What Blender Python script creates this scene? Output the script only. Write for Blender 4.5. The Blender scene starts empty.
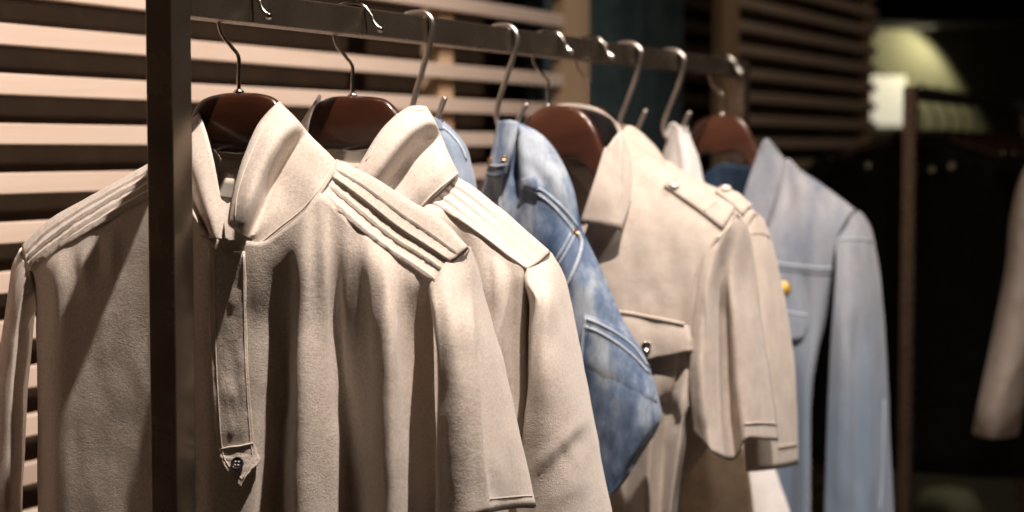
import bpy, bmesh, math, random
from mathutils import Vector, Matrix, noise
from mathutils.bvhtree import BVHTree
random.seed(7)
SC = bpy.context.scene
COL = SC.collection
PI = math.pi

# ------------------------------------------------------------------ camera model
F = 1750.0
CX, CY = 512.0, 256.0
PIT = math.radians(3.47)
HC = 1.38
TH = math.radians(26.6)
sp, cp = math.sin(PIT), math.cos(PIT)
CAM = Vector((0, 0, HC))


def ray(px, py):
    a = (px - CX) / F
    b = (CY - py) / F
    return Vector((a, cp + b * sp, -sp + b * cp))


def proj(P):
    x, y, z = P[0], P[1], P[2] - HC
    d = y * cp - z * sp
    v = y * sp + z * cp
    return CX + F * x / d, CY - F * v / d


D = Vector((math.sin(TH), math.cos(TH), 0))     # along the rail, away from the viewer
N = Vector((math.cos(TH), -math.sin(TH), 0))    # across the rail, towards the viewer's right
R0 = CAM + ray(190, 2) * 1.41
ZR = R0.z                                       # centre height of the rail


def rail_at(px):
    lo, hi = -1.0, 6.0
    for _ in range(60):
        m = (lo + hi) / 2
        if proj(R0 + D * m)[0] < px:
            lo = m
        else:
            hi = m
    return lo


# ------------------------------------------------------------------ frames and linking
class Frame:
    """place where a garment hangs: x across the rail, y along it, z up from the rail centre"""
    def __init__(self, px=None, yaw=26.6, o=None, base=-0.75):
        if o is None:
            o = R0 + D * rail_at(px)
        self.o = Vector((o[0], o[1], o[2]))
        a = math.radians(yaw)
        self.U = Vector((math.cos(a), -math.sin(a), 0))
        self.W = Vector((math.sin(a), math.cos(a), 0))
        self.rz = -a
        self.base = base
        self.cl = self.to_local(CAM)

    def to_local(self, P):
        q = P - self.o
        return Vector((q.dot(self.U), q.dot(self.W), q.z))

    def dirl(self, d):
        return Vector((d.dot(self.U), d.dot(self.W), d.z))

    def L(self, px, py, w):
        r = self.dirl(ray(px, py))
        t = (w - self.cl.y) / r.y
        return self.cl + r * t

    def cast(self, bvh, px, py):
        r = self.dirl(ray(px, py)).normalized()
        h = bvh.ray_cast(self.cl, r)
        return h[0], h[1]


BASE = {}


def tag(o, label=None, cat=None, group=None, kind=None):
    if label: o['label'] = label
    if cat: o['category'] = cat
    if group: o['group'] = group
    if kind: o['kind'] = kind
    return o


def thing(name, fr, label, cat, group=None):
    o = bpy.data.objects.new(name, None)
    COL.objects.link(o)
    o.location = fr.o + Vector((0, 0, fr.base))
    o.rotation_euler = (0, 0, fr.rz)
    o.empty_display_size = 0.05
    BASE[o.name] = fr.base
    tag(o, label, cat, group)
    return o


def obj(name, verts, faces, mat, parent=None, base=None, smooth=True, solid=0.0, off=-1.0, sub=0, bevel=0.0):
    if base is None:
        base = BASE.get(parent.name, 0.0) if parent is not None else 0.0
    me = bpy.data.meshes.new(name)
    me.from_pydata([(v[0], v[1], v[2] - base) for v in verts], [], faces)
    me.update()
    bm = bmesh.new(); bm.from_mesh(me)
    bmesh.ops.remove_doubles(bm, verts=bm.verts, dist=1e-6)
    bm.to_mesh(me); bm.free()
    if smooth:
        for p in me.polygons: p.use_smooth = True
    me.materials.append(mat)
    o = bpy.data.objects.new(name, me)
    COL.objects.link(o)
    BASE[o.name] = base
    if parent is not None:
        o.parent = parent
    if solid:
        m = o.modifiers.new('thickness', 'SOLIDIFY'); m.thickness = solid; m.offset = off
        m.use_even_offset = False
    if bevel:
        m = o.modifiers.new('bevel', 'BEVEL'); m.width = bevel; m.segments = 2; m.limit_method = 'ANGLE'
    if sub:
        m = o.modifiers.new('sub', 'SUBSURF'); m.levels = sub; m.render_levels = sub
    return o


class MB:
    def __init__(self): self.v = []; self.f = []

    def add(self, v, f):
        n = len(self.v)
        self.v += [Vector(q) for q in v]
        self.f += [tuple(i + n for i in t) for t in f]
        return self

    def box(self, c, s, M=None):
        c = Vector(c); h = Vector(s) / 2
        vs = []
        for x in (-1, 1):
            for y in (-1, 1):
                for z in (-1, 1):
                    q = Vector((x * h.x, y * h.y, z * h.z))
                    if M: q = M @ q
                    vs.append(c + q)
        return self.add(vs, [(0, 1, 3, 2), (4, 6, 7, 5), (0, 4, 5, 1), (2, 3, 7, 6), (0, 2, 6, 4), (1, 5, 7, 3)])

    def tube(self, pts, r, n=10, dense=6, rr=None):
        pts = [Vector(p) for p in pts]
        if dense > 1: pts = cr(pts, dense)
        m = len(pts)
        up = None; rings = []
        for i, p in enumerate(pts):
            t = (pts[min(i + 1, m - 1)] - pts[max(i - 1, 0)]).normalized()
            if up is None:
                a = Vector((0, 0, 1)) if abs(t.z) < .9 else Vector((1, 0, 0))
                up = (a - t * a.dot(t)).normalized()
            else:
                up = (up - t * up.dot(t)).normalized()
            s = t.cross(up)
            rad = r if rr is None else rr(i / (m - 1))
            rings.append([p + (up * math.cos(2 * PI * k / n) + s * math.sin(2 * PI * k / n)) * rad for k in range(n)])
        vs = [q for g in rings for q in g]
        fs = []
        for i in range(m - 1):
            for k in range(n):
                fs.append((i * n + k, i * n + (k + 1) % n, (i + 1) * n + (k + 1) % n, (i + 1) * n + k))
        fs.append(tuple(range(n))[::-1]); fs.append(tuple((m - 1) * n + k for k in range(n)))
        return self.add(vs, fs)

    def ball(self, c, r, n=10):
        c = Vector(c); vs = []; fs = []
        for i in range(n + 1):
            a = PI * i / n
            for k in range(n):
                b = 2 * PI * k / n
                vs.append(c + Vector((math.sin(a) * math.cos(b), math.sin(a) * math.sin(b), math.cos(a))) * r)
        for i in range(n):
            for k in range(n):
                fs.append((i * n + k, (i + 1) * n + k, (i + 1) * n + (k + 1) % n, i * n + (k + 1) % n))
        return self.add(vs, fs)

    def lathe(self, c, ax, prof, n=20):
        """prof: list of (radius, height along the axis)"""
        c = Vector(c); ax = Vector(ax).normalized()
        a = Vector((0, 0, 1)) if abs(ax.z) < .9 else Vector((1, 0, 0))
        e = (a - ax * a.dot(ax)).normalized(); g = ax.cross(e)
        vs = []; fs = []
        for r, h in prof:
            for k in range(n):
                b = 2 * PI * k / n
                vs.append(c + ax * h + (e * math.cos(b) + g * math.sin(b)) * max(r, 1e-5))
        for i in range(len(prof) - 1):
            for k in range(n):
                fs.append((i * n + k, i * n + (k + 1) % n, (i + 1) * n + (k + 1) % n, (i + 1) * n + k))
        return self.add(vs, fs)

    def build(self, name, mat, parent=None, **k):
        return obj(name, self.v, self.f, mat, parent, **k)


def cr(pts, n):
    """Catmull-Rom through the points, n samples a span"""
    out = []
    m = len(pts)
    if m < 3:
        for i in range(m - 1):
            for j in range(n): out.append(pts[i].lerp(pts[i + 1], j / n))
        out.append(pts[-1].copy()); return out
    for i in range(m - 1):
        p1, p2 = pts[i], pts[i + 1]
        p0 = pts[i - 1] if i > 0 else p1 * 2 - p2
        p3 = pts[i + 2] if i + 2 < m else p2 * 2 - p1
        for j in range(n):
            t = j / n
            out.append(0.5 * ((2 * p1) + (p2 - p0) * t + (2 * p0 - 5 * p1 + 4 * p2 - p3) * t * t + (3 * p1 - p0 - 3 * p2 + p3) * t ** 3))
    out.append(pts[-1].copy())
    return out


def grid_interp(net, nu, nv):
    rows = [cr([Vector(p) for p in r], nu) for r in net]
    cols = [cr([r[i] for r in rows], nv) for i in range(len(rows[0]))]
    return [[cols[i][j] for i in range(len(cols))] for j in range(len(cols[0]))]


def grid_normals(G, cl):
    m, n = len(G), len(G[0])
    NN = []
    for j in range(m):
        row = []
        for i in range(n):
            du = G[j][min(i + 1, n - 1)] - G[j][max(i - 1, 0)]
            dv = G[min(j + 1, m - 1)][i] - G[max(j - 1, 0)][i]
            q = du.cross(dv)
            if q.length < 1e-12: q = Vector((0, -1, 0))
            q.normalize()
            row.append(q)
        NN.append(row)
    s = sum(NN[j][i].dot(cl - G[j][i]) for j in range(m) for i in range(n))
    if s < 0:
        NN = [[-q for q in r] for r in NN]
    return NN, (s < 0)


def crinkle(p, seed, amp, scale):
    q = Vector((p.x * scale + seed, p.y * scale + seed * .7, p.z * scale * .55))
    return amp * (noise.noise(q) + 0.5 * noise.noise(q * 2.3 + Vector((5, 1, 3))))


def sheet(fr, net, nu=6, nv=6, disp=None, amp=0.0008, scale=38.0, seed=0.0, local=False):
    """control net of (px, py, w) rows -> dense grid of local points, folded by disp(a, b, px, py)"""
    P = grid_interp(net, nu, nv)
    G = P if local else [[fr.L(p[0], p[1], p[2]) for p in r] for r in P]
    NN, flip = grid_normals(G, fr.cl)
    m, n = len(G), len(G[0])
    out = []
    for j in range(m):
        row = []
        for i in range(n):
            d = crinkle(G[j][i], seed, amp, scale) if amp else 0.0
            if disp: d += disp(i / (n - 1), j / (m - 1), P[j][i][0], P[j][i][1])
            row.append(G[j][i] + NN[j][i] * d)
        out.append(row)
    return out


def gfaces(m, n, closed=False, base=0):
    fs = []
    for j in range(m - 1):
        for i in range(n if closed else n - 1):
            k = (i + 1) % n
            fs.append((base + j * n + i, base + j * n + k, base + (j + 1) * n + k, base + (j + 1) * n + i))
    return fs


def gmesh(G, closed=False, flip=False):
    m, n = len(G), len(G[0])
    v = [p for r in G for p in r]
    f = gfaces(m, n, closed)
    if flip: f = [t[::-1] for t in f]
    return v, f


def orient(v, f, cl):
    s = 0
    for t in f[::max(1, len(f) // 400)]:
        a, b, c = v[t[0]], v[t[1]], v[t[2]]
        s += (b - a).cross(c - a).dot(cl - a)
    return f if s > 0 else [t[::-1] for t in f]


def bvh_of(v, f):
    return BVHTree.FromPolygons([tuple(p) for p in v], f)


def bump(x):
    return math.exp(-x * x)


def folds(lst):
    """lst of ((px0,py0),(px1,py1), half width px, amp m [, fade px]) soft ridges (amp<0: valleys)"""
    def f(px, py):
        s = 0.0
        for it in lst:
            (x0, y0), (x1, y1), wd, am = it[:4]
            fade = it[4] if len(it) > 4 else 25.0
            L2 = (x1 - x0) ** 2 + (y1 - y0) ** 2
            t = ((px - x0) * (x1 - x0) + (py - y0) * (y1 - y0)) / L2
            tc = min(1, max(0, t))
            qx, qy = x0 + (x1 - x0) * tc, y0 + (y1 - y0) * tc
            dx, dy = px - qx, py - qy
            dd = math.hypot(dx, dy)
            if dd < 3.2 * wd:
                ln = math.sqrt(L2)
                e = min(1.0, (min(tc, 1 - tc) * ln) / max(fade, 1e-3)) if fade > 0 else 1.0
                e = 0.15 + .85 * e
                s += am * bump(dd / wd) * e
        return s
    return f


# ------------------------------------------------------------------ materials
def new_mat(name):
    m = bpy.data.materials.new(name); m.use_nodes = True
    nt = m.node_tree
    return m, nt, nt.nodes['Principled BSDF']


def nd(nt, typ, **k):
    n = nt.nodes.new(typ)
    for a, b in k.items():
        if a.startswith('i_'): n.inputs[a[2:].replace('_', ' ')].default_value = b
        else: setattr(n, a, b)
    return n


def ramp(nt, stops):
    r = nt.nodes.new('ShaderNodeValToRGB')
    el = r.color_ramp.elements
    while len(el) < len(stops): el.new(0.5)
    for e, (p, c) in zip(el, stops):
        e.position = p; e.color = (c[0], c[1], c[2], 1)
    return r


def coords(nt, scale=(1, 1, 1), rot=(0, 0, 0)):
    tc = nt.nodes.new('ShaderNodeTexCoord')
    mp = nt.nodes.new('ShaderNodeMapping')
    mp.inputs['Scale'].default_value = scale
    mp.inputs['Rotation'].default_value = rot
    nt.links.new(tc.outputs['Object'], mp.inputs['Vector'])
    return mp.outputs['Vector']


def cloth(name, c0, c1, weave=900.0, bump_s=0.45, mott=420.0, rough=.9, sheen=.25):
    m, nt, b = new_mat(name)
    v = coords(nt)
    n1 = nd(nt, 'ShaderNodeTexNoise', i_Scale=mott, i_Detail=4.0, i_Roughness=.65)
    nt.links.new(v, n1.inputs['Vector'])
    r = ramp(nt, [(0.36, c0), (0.62, c1)])
    nt.links.new(n1.outputs['Fac'], r.inputs['Fac'])
    nt.links.new(r.outputs['Color'], b.inputs['Base Color'])
    n2 = nd(nt, 'ShaderNodeTexNoise', i_Scale=weave, i_Detail=3.0)
    nt.links.new(v, n2.inputs['Vector'])
    n3 = nd(nt, 'ShaderNodeTexNoise', i_Scale=130.0, i_Detail=5.0, i_Roughness=.6)
    nt.links.new(v, n3.inputs['Vector'])
    b1 = nd(nt, 'ShaderNodeBump', i_Strength=bump_s, i_Distance=.001)
    b2 = nd(nt, 'ShaderNodeBump', i_Strength=.22, i_Distance=.002)
    nt.links.new(n2.outputs['Fac'], b1.inputs['Height'])
    nt.links.new(n3.outputs['Fac'], b2.inputs['Height'])
    nt.links.new(b2.outputs['Normal'], b1.inputs['Normal'])
    nt.links.new(b1.outputs['Normal'], b.inputs['Normal'])
    b.inputs['Roughness'].default_value = rough
    b.inputs['Specular IOR Level'].default_value = .15
    b.inputs['Sheen Weight'].default_value = sheen
    b.inputs['Sheen Roughness'].default_value = .5
    return m


def denim(name, dark, mid, light, pos=(.33, .5, .68), big=14.0, stretch=(1, 1, .45)):
    m, nt, b = new_mat(name)
    v = coords(nt, stretch)
    n1 = nd(nt, 'ShaderNodeTexNoise', i_Scale=big, i_Detail=6.0, i_Roughness=.62)
    nt.links.new(v, n1.inputs['Vector'])
    r = ramp(nt, [(pos[0], dark), (pos[1], mid), (pos[2], light)])
    nt.links.new(n1.outputs['Fac'], r.inputs['Fac'])
    v2 = coords(nt, (1, 1, .3))
    n2 = nd(nt, 'ShaderNodeTexNoise', i_Scale=420.0, i_Detail=3.0)
    nt.links.new(v2, n2.inputs['Vector'])
    mx = nd(nt, 'ShaderNodeMixRGB', blend_type='MULTIPLY'); mx.inputs['Fac'].default_value = .55
    r2 = ramp(nt, [(.3, (.72, .75, .8)), (.7, (1.1, 1.08, 1.05))])
    nt.links.new(n2.outputs['Fac'], r2.inputs['Fac'])
    nt.links.new(r.outputs['Color'], mx.inputs['Color1'])
    nt.links.new(r2.outputs['Color'], mx.inputs['Color2'])
    nt.links.new(mx.outputs['Color'], b.inputs['Base Color'])
    b1 = nd(nt, 'ShaderNodeBump', i_Strength=.4, i_Distance=.001)
    nt.links.new(n2.outputs['Fac'], b1.inputs['Height'])
    n3 = nd(nt, 'ShaderNodeTexNoise', i_Scale=60.0, i_Detail=5.0)
    nt.links.new(v, n3.inputs['Vector'])
    b2 = nd(nt, 'ShaderNodeBump', i_Strength=.35, i_Distance=.003)
    nt.links.new(n3.outputs['Fac'], b2.inputs['Height'])
    nt.links.new(b2.outputs['Normal'], b1.inputs['Normal'])
    nt.links.new(b1.outputs['Normal'], b.inputs['Normal'])
    b.inputs['Roughness'].default_value = .85
    b.inputs['Specular IOR Level'].default_value = .15
    b.inputs['Sheen Weight'].default_value = .2
    return m


def wood(name, c0, c1, scale=(1, 1, 1), rough=.5, coat=0.0, gs=9.0):
    m, nt, b = new_mat(name)
    v = coords(nt, scale)
    n1 = nd(nt, 'ShaderNodeTexNoise', i_Scale=gs, i_Detail=6.0, i_Roughness=.6, i_Distortion=.6)
    nt.links.new(v, n1.inputs['Vector'])
    r = ramp(nt, [(.3, c0), (.7, c1)])
    nt.links.new(n1.outputs['Fac'], r.inputs['Fac'])
    nt.links.new(r.outputs['Color'], b.inputs['Base Color'])
    bp = nd(nt, 'ShaderNodeBump', i_Strength=.12, i_Distance=.002)
    nt.links.new(n1.outputs['Fac'], bp.inputs['Height'])
    nt.links.new(bp.outputs['Normal'], b.inputs['Normal'])
    b.inputs['Roughness'].default_value = rough
    b.inputs['Coat Weight'].default_value = coat
    b.inputs['Coat Roughness'].default_value = .15
    return m


def metal(name, c, rough=.3, metallic=1.0, nscale=60.0, var=.35, stretch=(1, 1, 1)):
    m, nt, b = new_mat(name)
    v = coords(nt, stretch)
    n1 = nd(nt, 'ShaderNodeTexNoise', i_Scale=nscale, i_Detail=5.0)
    nt.links.new(v, n1.inputs['Vector'])
    r = ramp(nt, [(.3, tuple(x * (1 - var) for x in c)), (.7, tuple(x * (1 + var * .5) for x in c))])
    nt.links.new(n1.outputs['Fac'], r.inputs['Fac'])
    nt.links.new(r.outputs['Color'], b.inputs['Base Color'])
    mr = nd(nt, 'ShaderNodeMapRange'); mr.inputs[3].default_value = rough * .75; mr.inputs[4].default_value = rough * 1.3
    nt.links.new(n1.outputs['Fac'], mr.inputs[0])
    nt.links.new(mr.outputs[0], b.inputs['Roughness'])
    b.inputs['Metallic'].default_value = metallic
    return m


def plain(name, c, rough=.6, metallic=0.0, spec=.3, nscale=20.0, var=.12):
    m, nt, b = new_mat(name)
    v = coords(nt)
    n1 = nd(nt, 'ShaderNodeTexNoise', i_Scale=nscale, i_Detail=4.0)
    nt.links.new(v, n1.inputs['Vector'])
    r = ramp(nt, [(.3, tuple(x * (1 - var) for x in c)), (.7, tuple(min(1, x * (1 + var)) for x in c))])
    nt.links.new(n1.outputs['Fac'], r.inputs['Fac'])
    nt.links.new(r.outputs['Color'], b.inputs['Base Color'])
    b.inputs['Roughness'].default_value = rough
    b.inputs['Metallic'].default_value = metallic
    b.inputs['Specular IOR Level'].default_value = spec
    return m


def emit(name, c, s):
    m, nt, b = new_mat(name)
    b.inputs['Base Color'].default_value = (c[0], c[1], c[2], 1)
    b.inputs['Emission Color'].default_value = (c[0], c[1], c[2], 1)
    b.inputs['Emission Strength'].default_value = s
    return m


M = {}
M['cream'] = cloth('cream_cotton', (.55, .475, .41), (.69, .61, .54))
M['cream2'] = cloth('pale_cream_cotton', (.59, .515, .45), (.71, .635, .57))
M['ecru'] = cloth('ecru_cotton', (.50, .432, .375), (.575, .505, .445), mott=60)
M['sand'] = cloth('sand_cotton', (.52, .448, .38), (.59, .515, .445), mott=60)
M['white'] = cloth('white_cotton', (.74, .71, .69), (.82, .79, .77), mott=40)
M['khaki'] = cloth('khaki_cotton', (.36, .26, .17), (.44, .33, .22), mott=60)
M['stitch'] = cloth('stitch_thread', (.70, .62, .52), (.80, .73, .64), mott=300)
M['jeans'] = denim('blue_denim', (.045, .080, .155), (.155, .215, .325), (.42, .48, .55), pos=(.38, .50, .61), big=20.0)
M['jeans_pale'] = denim('pale_denim', (.18, .24, .33), (.28, .34, .43), (.40, .45, .51))
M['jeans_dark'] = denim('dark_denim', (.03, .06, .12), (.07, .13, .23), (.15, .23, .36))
M['jacket'] = denim('washed_grey_denim', (.20, .23, .29), (.33, .34, .37), (.44, .425, .435), pos=(.34, .46, .58), big=7.0, stretch=(1.6, 1, .35))
def wash(m, c, z0, z1):
    """dye that deepens towards the hem"""
    nt = m.node_tree; b = nt.nodes['Principled BSDF']
    src = b.inputs['Base Color'].links[0].from_socket
    tc = nt.nodes.new('ShaderNodeTexCoord'); sx = nt.nodes.new('ShaderNodeSeparateXYZ')
    nt.links.new(tc.outputs['Object'], sx.inputs[0])
    n = nd(nt, 'ShaderNodeTexNoise', i_Scale=9.0, i_Detail=4.0)
    mp = coords(nt, (1.5, 1, .3)); nt.links.new(mp, n.inputs['Vector'])
    mr = nt.nodes.new('ShaderNodeMapRange'); mr.inputs[1].default_value = z0; mr.inputs[2].default_value = z1
    nt.links.new(sx.outputs['Z'], mr.inputs[0])
    ad = nd(nt, 'ShaderNodeMath', operation='MULTIPLY'); nt.links.new(mr.outputs[0], ad.inputs[0]); nt.links.new(n.outputs['Fac'], ad.inputs[1])
    mu = nd(nt, 'ShaderNodeMath', operation='MULTIPLY', use_clamp=True); nt.links.new(ad.outputs[0], mu.inputs[0]); mu.inputs[1].default_value = 1.7
    mx = nd(nt, 'ShaderNodeMixRGB'); nt.links.new(mu.outputs[0], mx.inputs['Fac']); nt.links.new(src, mx.inputs['Color1'])
    mx.inputs['Color2'].default_value = (c[0], c[1], c[2], 1)
    nt.links.new(mx.outputs['Color'], b.inputs['Base Color'])


wash(M['jacket'], (.19, .25, .335), .56, .28)
M['blue_stitch'] = cloth('pale_blue_thread', (.45, .52, .62), (.62, .68, .75), mott=300)
M['walnut'] = wood('walnut_wood', (.028, .009, .0045), (.060, .019, .009), (1, 2, 6), rough=.30, coat=.5)
M['mahogany'] = wood('mahogany_wood', (.050, .017, .009), (.10, .034, .017), (1, 2, 6), rough=.30, coat=.5)
M['slat'] = wood('pale_slat_wood', (.60, .46, .37), (.70, .56, .46), (10, .8, 10), rough=.55, gs=4.0)
M['post_wood'] = wood('post_wood', (.50, .34, .20), (.64, .45, .29), (12, 12, 1), rough=.55, gs=4.0)
M['backing'] = wood('dark_backing', (.045, .026, .012), (.07, .04, .02), (2, 2, 2), rough=.8)
M['bronze'] = metal('dark_bronze', (.24, .195, .15), .26, .9, 22.0, .15, (1, 1, 1))
M['chrome'] = metal('hook_metal', (.62, .57, .50), .18, 1.0, 40.0, .2)
M['steel'] = metal('s_hook_steel', (.62, .57, .52), .34, 1.0, 40.0, .2)
M['brass'] = metal('copper_rivet', (.75, .45, .22), .3, 1.0, 40.0, .2)
M['button_dark'] = plain('dark_button', (.02, .02, .025), .15, 0, .6)
M['pearl'] = plain('pearl_button', (.75, .68, .58), .15, 0, .7)
M['label'] = plain('woven_label', (.66, .61, .53), .8)
M['black'] = cloth('black_cloth', (.009, .0075, .006), (.014, .012, .010), mott=40, sheen=.0)
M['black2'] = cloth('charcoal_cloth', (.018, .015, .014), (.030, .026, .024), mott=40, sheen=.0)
M['taupe'] = cloth('taupe_cloth', (.42, .35, .30), (.52, .45, .39), mott=40)
M['yellow'] = plain('yellow_enamel', (.66, .40, .03), .3, 0, .5)
M['olive_wall'] = plain('olive_wall_paint', (.25, .24, .155), .85, 0, .2, 3.0, .08)
M['dark_wall'] = plain('dark_wall_paint', (.055, .05, .045), .85, 0, .2, 3.0, .1)
M['teal'] = cloth('teal_cloth', (.045, .075, .088), (.075, .11, .12), mott=20, sheen=0)
M['floor'] = plain('concrete_floor', (.22, .19, .16), .55, 0, .3, 5.0, .15)
M['ceiling'] = plain('ceiling_paint', (.06, .055, .05), .9, 0, .2, 3.0, .1)
M['lightbox'] = emit('lit_panel', (1.0, .93, .74), .52)
M['shoe'] = plain('pale_green_canvas', (.30, .30, .20), .7)
M['lens'] = emit('lamp_lens', (1.0, .72, .45), 6.0)


# ------------------------------------------------------------------ rack
def near_rack():
    fr = Frame(o=R0, yaw=26.6, base=-ZR)
    root = thing('clothes_rack', fr, 'dark bronze square-tube clothes rack holding the light shirts and jeans', 'clothes rack', 'clothes racks')
    y0 = rail_at(168); y1 = rail_at(739)
    t = .0128
    b = MB(); b.box((0, (y0 + y1) / 2, 0), (2 * t, y1 - y0 - 2 * t, 2 * t)); b.build('rail', M['bronze'], root, smooth=False, bevel=.0012)
    for y in (y0, y1):
        b = MB(); b.box((0, y, (-ZR + .03 + t) / 2), (2 * t, 2 * t, ZR - .03 + t)); b.build('post', M['bronze'], root, smooth=False, bevel=.0012)
        b = MB(); b.box((0, y, -ZR + .0165), (.46, .03, .026)); b.build('foot', M['bronze'], root, smooth=False, bevel=.0012)
    b = MB(); b.box((0, (y0 + y1) / 2, -ZR + .12), (2 * t, y1 - y0 - 2 * t, 2 * t)); b.build('lower_rail', M['bronze'], root, smooth=False, bevel=.0012)
    return root


near_rack()

# ------------------------------------------------------------------ S-hooks
def s_hook(px, pts, label):
    fr = Frame(px, 26.6, base=-.10)
    root = fr
    b = MB()
    b.tube([Vector(p) for p in pts], .0030, n=12, dense=8)
    o = obj('s_hook', [q for q in b.v], b.f, M['steel'], None, base=-.10)
    o.location = fr.o + Vector((0, 0, -.10)); o.rotation_euler = (0, 0, fr.rz)
    tag(o, label, 'hook', 'steel S-hooks on the near rail')
    return fr


def s_pts(fr, px):
    """px: (px, py, w) samples down the wire"""
    return [fr.L(*p) for p in px]


HK = {}
for key, px, pts, lab in (
        ('pale', 417, [(401, 26), (405, 16), (413, 13), (424, 13), (431, 19), (432, 30), (429, 46), (421, 75), (414, 100), (412, 116), (417, 131), (427, 133), (435, 124), (441, 108), (445, 97)],
         'steel S-hook on the rail just behind the second cream shirt, nearest of the S-hooks'),
        ('jeans', 502, [(488, 38), (488, 32), (496, 26), (509, 26), (516, 33), (517, 44), (513, 58), (505, 82), (498, 105), (497, 120), (502, 130), (510, 130), (516, 124), (522, 112), (527, 104)],
         'steel S-hook holding the medium blue jeans by the waistband'),
        ('khaki', 627, [(613, 55), (614, 47), (624, 43), (634, 44), (641, 51), (640, 62), (636, 78), (628, 100), (621, 118), (621, 130), (627, 137), (635, 134), (641, 122), (646, 110)],
         'steel S-hook on the rail above the collar of the button-pocket shirt'),
        ('white', 670, [(657, 60), (658, 53), (668, 50), (677, 51), (684, 58), (683, 69), (679, 84), (671, 104), (664, 122), (664, 132), (669, 139), (677, 137), (684, 125), (690, 112)],
         'steel S-hook with the white cloth gathered on it')):
    f0 = Frame(px, 26.6)
    HK[key] = (px, [f0.L(x, y, 0) for x, y in pts])
    s_hook(px, HK[key][1], lab)

# ------------------------------------------------------------------ slatted screens and room shell
WP = CAM + ray(0, 150) * 1.874                      # a point on the face of the screens
WC = WP.dot(N)
WALLO = N * WC                                      # foot of the screen line


def wall_s(px):
    r = ray(px, 150)
    t = WC / r.dot(N)
    return (CAM + r * t).dot(D)


def wall_z(py, px=0):
    r = ray(px, py)
    return (CAM + r * ((WC - CAM.dot(N)) / r.dot(N))).z


PITCH = .0535
Z_TOP0 = wall_z(22.7)


def screen(name_label, s0, s1, posts, battens, zlo=.12, zhi=2.60):
    fr = Frame(o=(WALLO.x, WALLO.y, 0), yaw=26.6, base=0)
    root = thing('slatted_screen', fr, name_label, 'slatted screen', 'slatted wooden screens')
    b = MB()
    k0 = int((Z_TOP0 - zlo) / PITCH)
    z = Z_TOP0 - k0 * PITCH
    while z < zhi:
        b.box((-.008, (s0 + s1) / 2, z - .0113), (.016, s1 - s0, .0226))
        z += PITCH
    b.build('slat_panel', M['slat'], root, smooth=False, bevel=.0012)
    for a, c in posts:
        b = MB(); b.box((-.012, (a + c) / 2, 1.31), (.026, abs(c - a), 2.62)); b.build('post', M['post_wood'], root, smooth=False, bevel=.002)
    for a in battens:
        b = MB(); b.box((-.0335, a, 1.31), (.035, .045, 2.62)); b.build('batten', M['post_wood'], root, smooth=False, bevel=.002)
    return root


sa, sb_ = wall_s(564), wall_s(589)
sc_, sd, se = wall_s(722), wall_s(738), wall_s(876)
screen('pale horizontal slatted wooden screen behind the near shirts at left', wall_s(0) - .75, sa, [(sa, sb_)], [wall_s(456)])
screen('dim horizontal slatted wooden screen beyond the blue denim shirt', sd, se, [(sc_, sd)], [se - .03])


def struct(name, mb, mat, **k):
    o = mb.build(name, mat, None, base=0.0, smooth=False, **k)
    tag(o, kind='structure')
    return o


def slab(c, s, M_=None):
    b = MB(); b.box(c, s, M_); return b


RW = Matrix.Rotation(-math.radians(26.6), 3, 'Z')    # local x -> N, y -> D
X0 = WALLO
rr_ = ray(866, 150)
we = (CAM + rr_ * ((WC - .235) / rr_.dot(N))).dot(D)      # the wall stops behind the far end of the screen
ws = wall_s(0) - .9
b = MB(); b.box(X0 + N * -.235 + D * (ws + we) / 2 + Vector((0, 0, 1.45)), (.03, we - ws, 2.9), RW)
struct('wall_left', b, M['backing'])
struct('floor', slab((1.2, 3.4, -.03), (9.6, 9.2, .06)), M['floor'])
struct('ceiling', slab((1.2, 3.4, 2.94), (9.6, 9.2, .08)), M['ceiling'])
struct('wall_back', slab((1.2, 7.6, 1.45), (9.6, .1, 2.9)), M['olive_wall'])
struct('wall_right', slab((5.6, 3.4, 1.45), (.1, 9.2, 2.9)), M['dark_wall'])

# ------------------------------------------------------------------ garment pieces
def ext(net, *ys):
    """carry the last row of a (px, py, w) net on down to the hem"""
    net = [list(r) for r in net]
    a, b = net[-2], net[-1]
    sl = [(q[0] - p[0]) / max(q[1] - p[1], 10) for p, q in zip(a, b)]
    y0 = sum(q[1] for q in b) / len(b)
    for y in ys:
        net.append([(q[0] + s * (y - y0) * .6, q[1] + (y - y0), q[2]) for q, s in zip(b, sl)])
    return net


def panel(fr, root, name, mat, net, nu=6, nv=6, disp=None, thick=.0014, amp=.0008, scale=38., seed=0., local=False):
    G = sheet(fr, net, nu, nv, disp, amp, scale, seed, local)
    v, f = gmesh(G)
    f = orient(v, f, fr.cl)
    o = obj(name, v, f, mat, root, solid=thick, off=-1)
    return v, f, G, o


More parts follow.
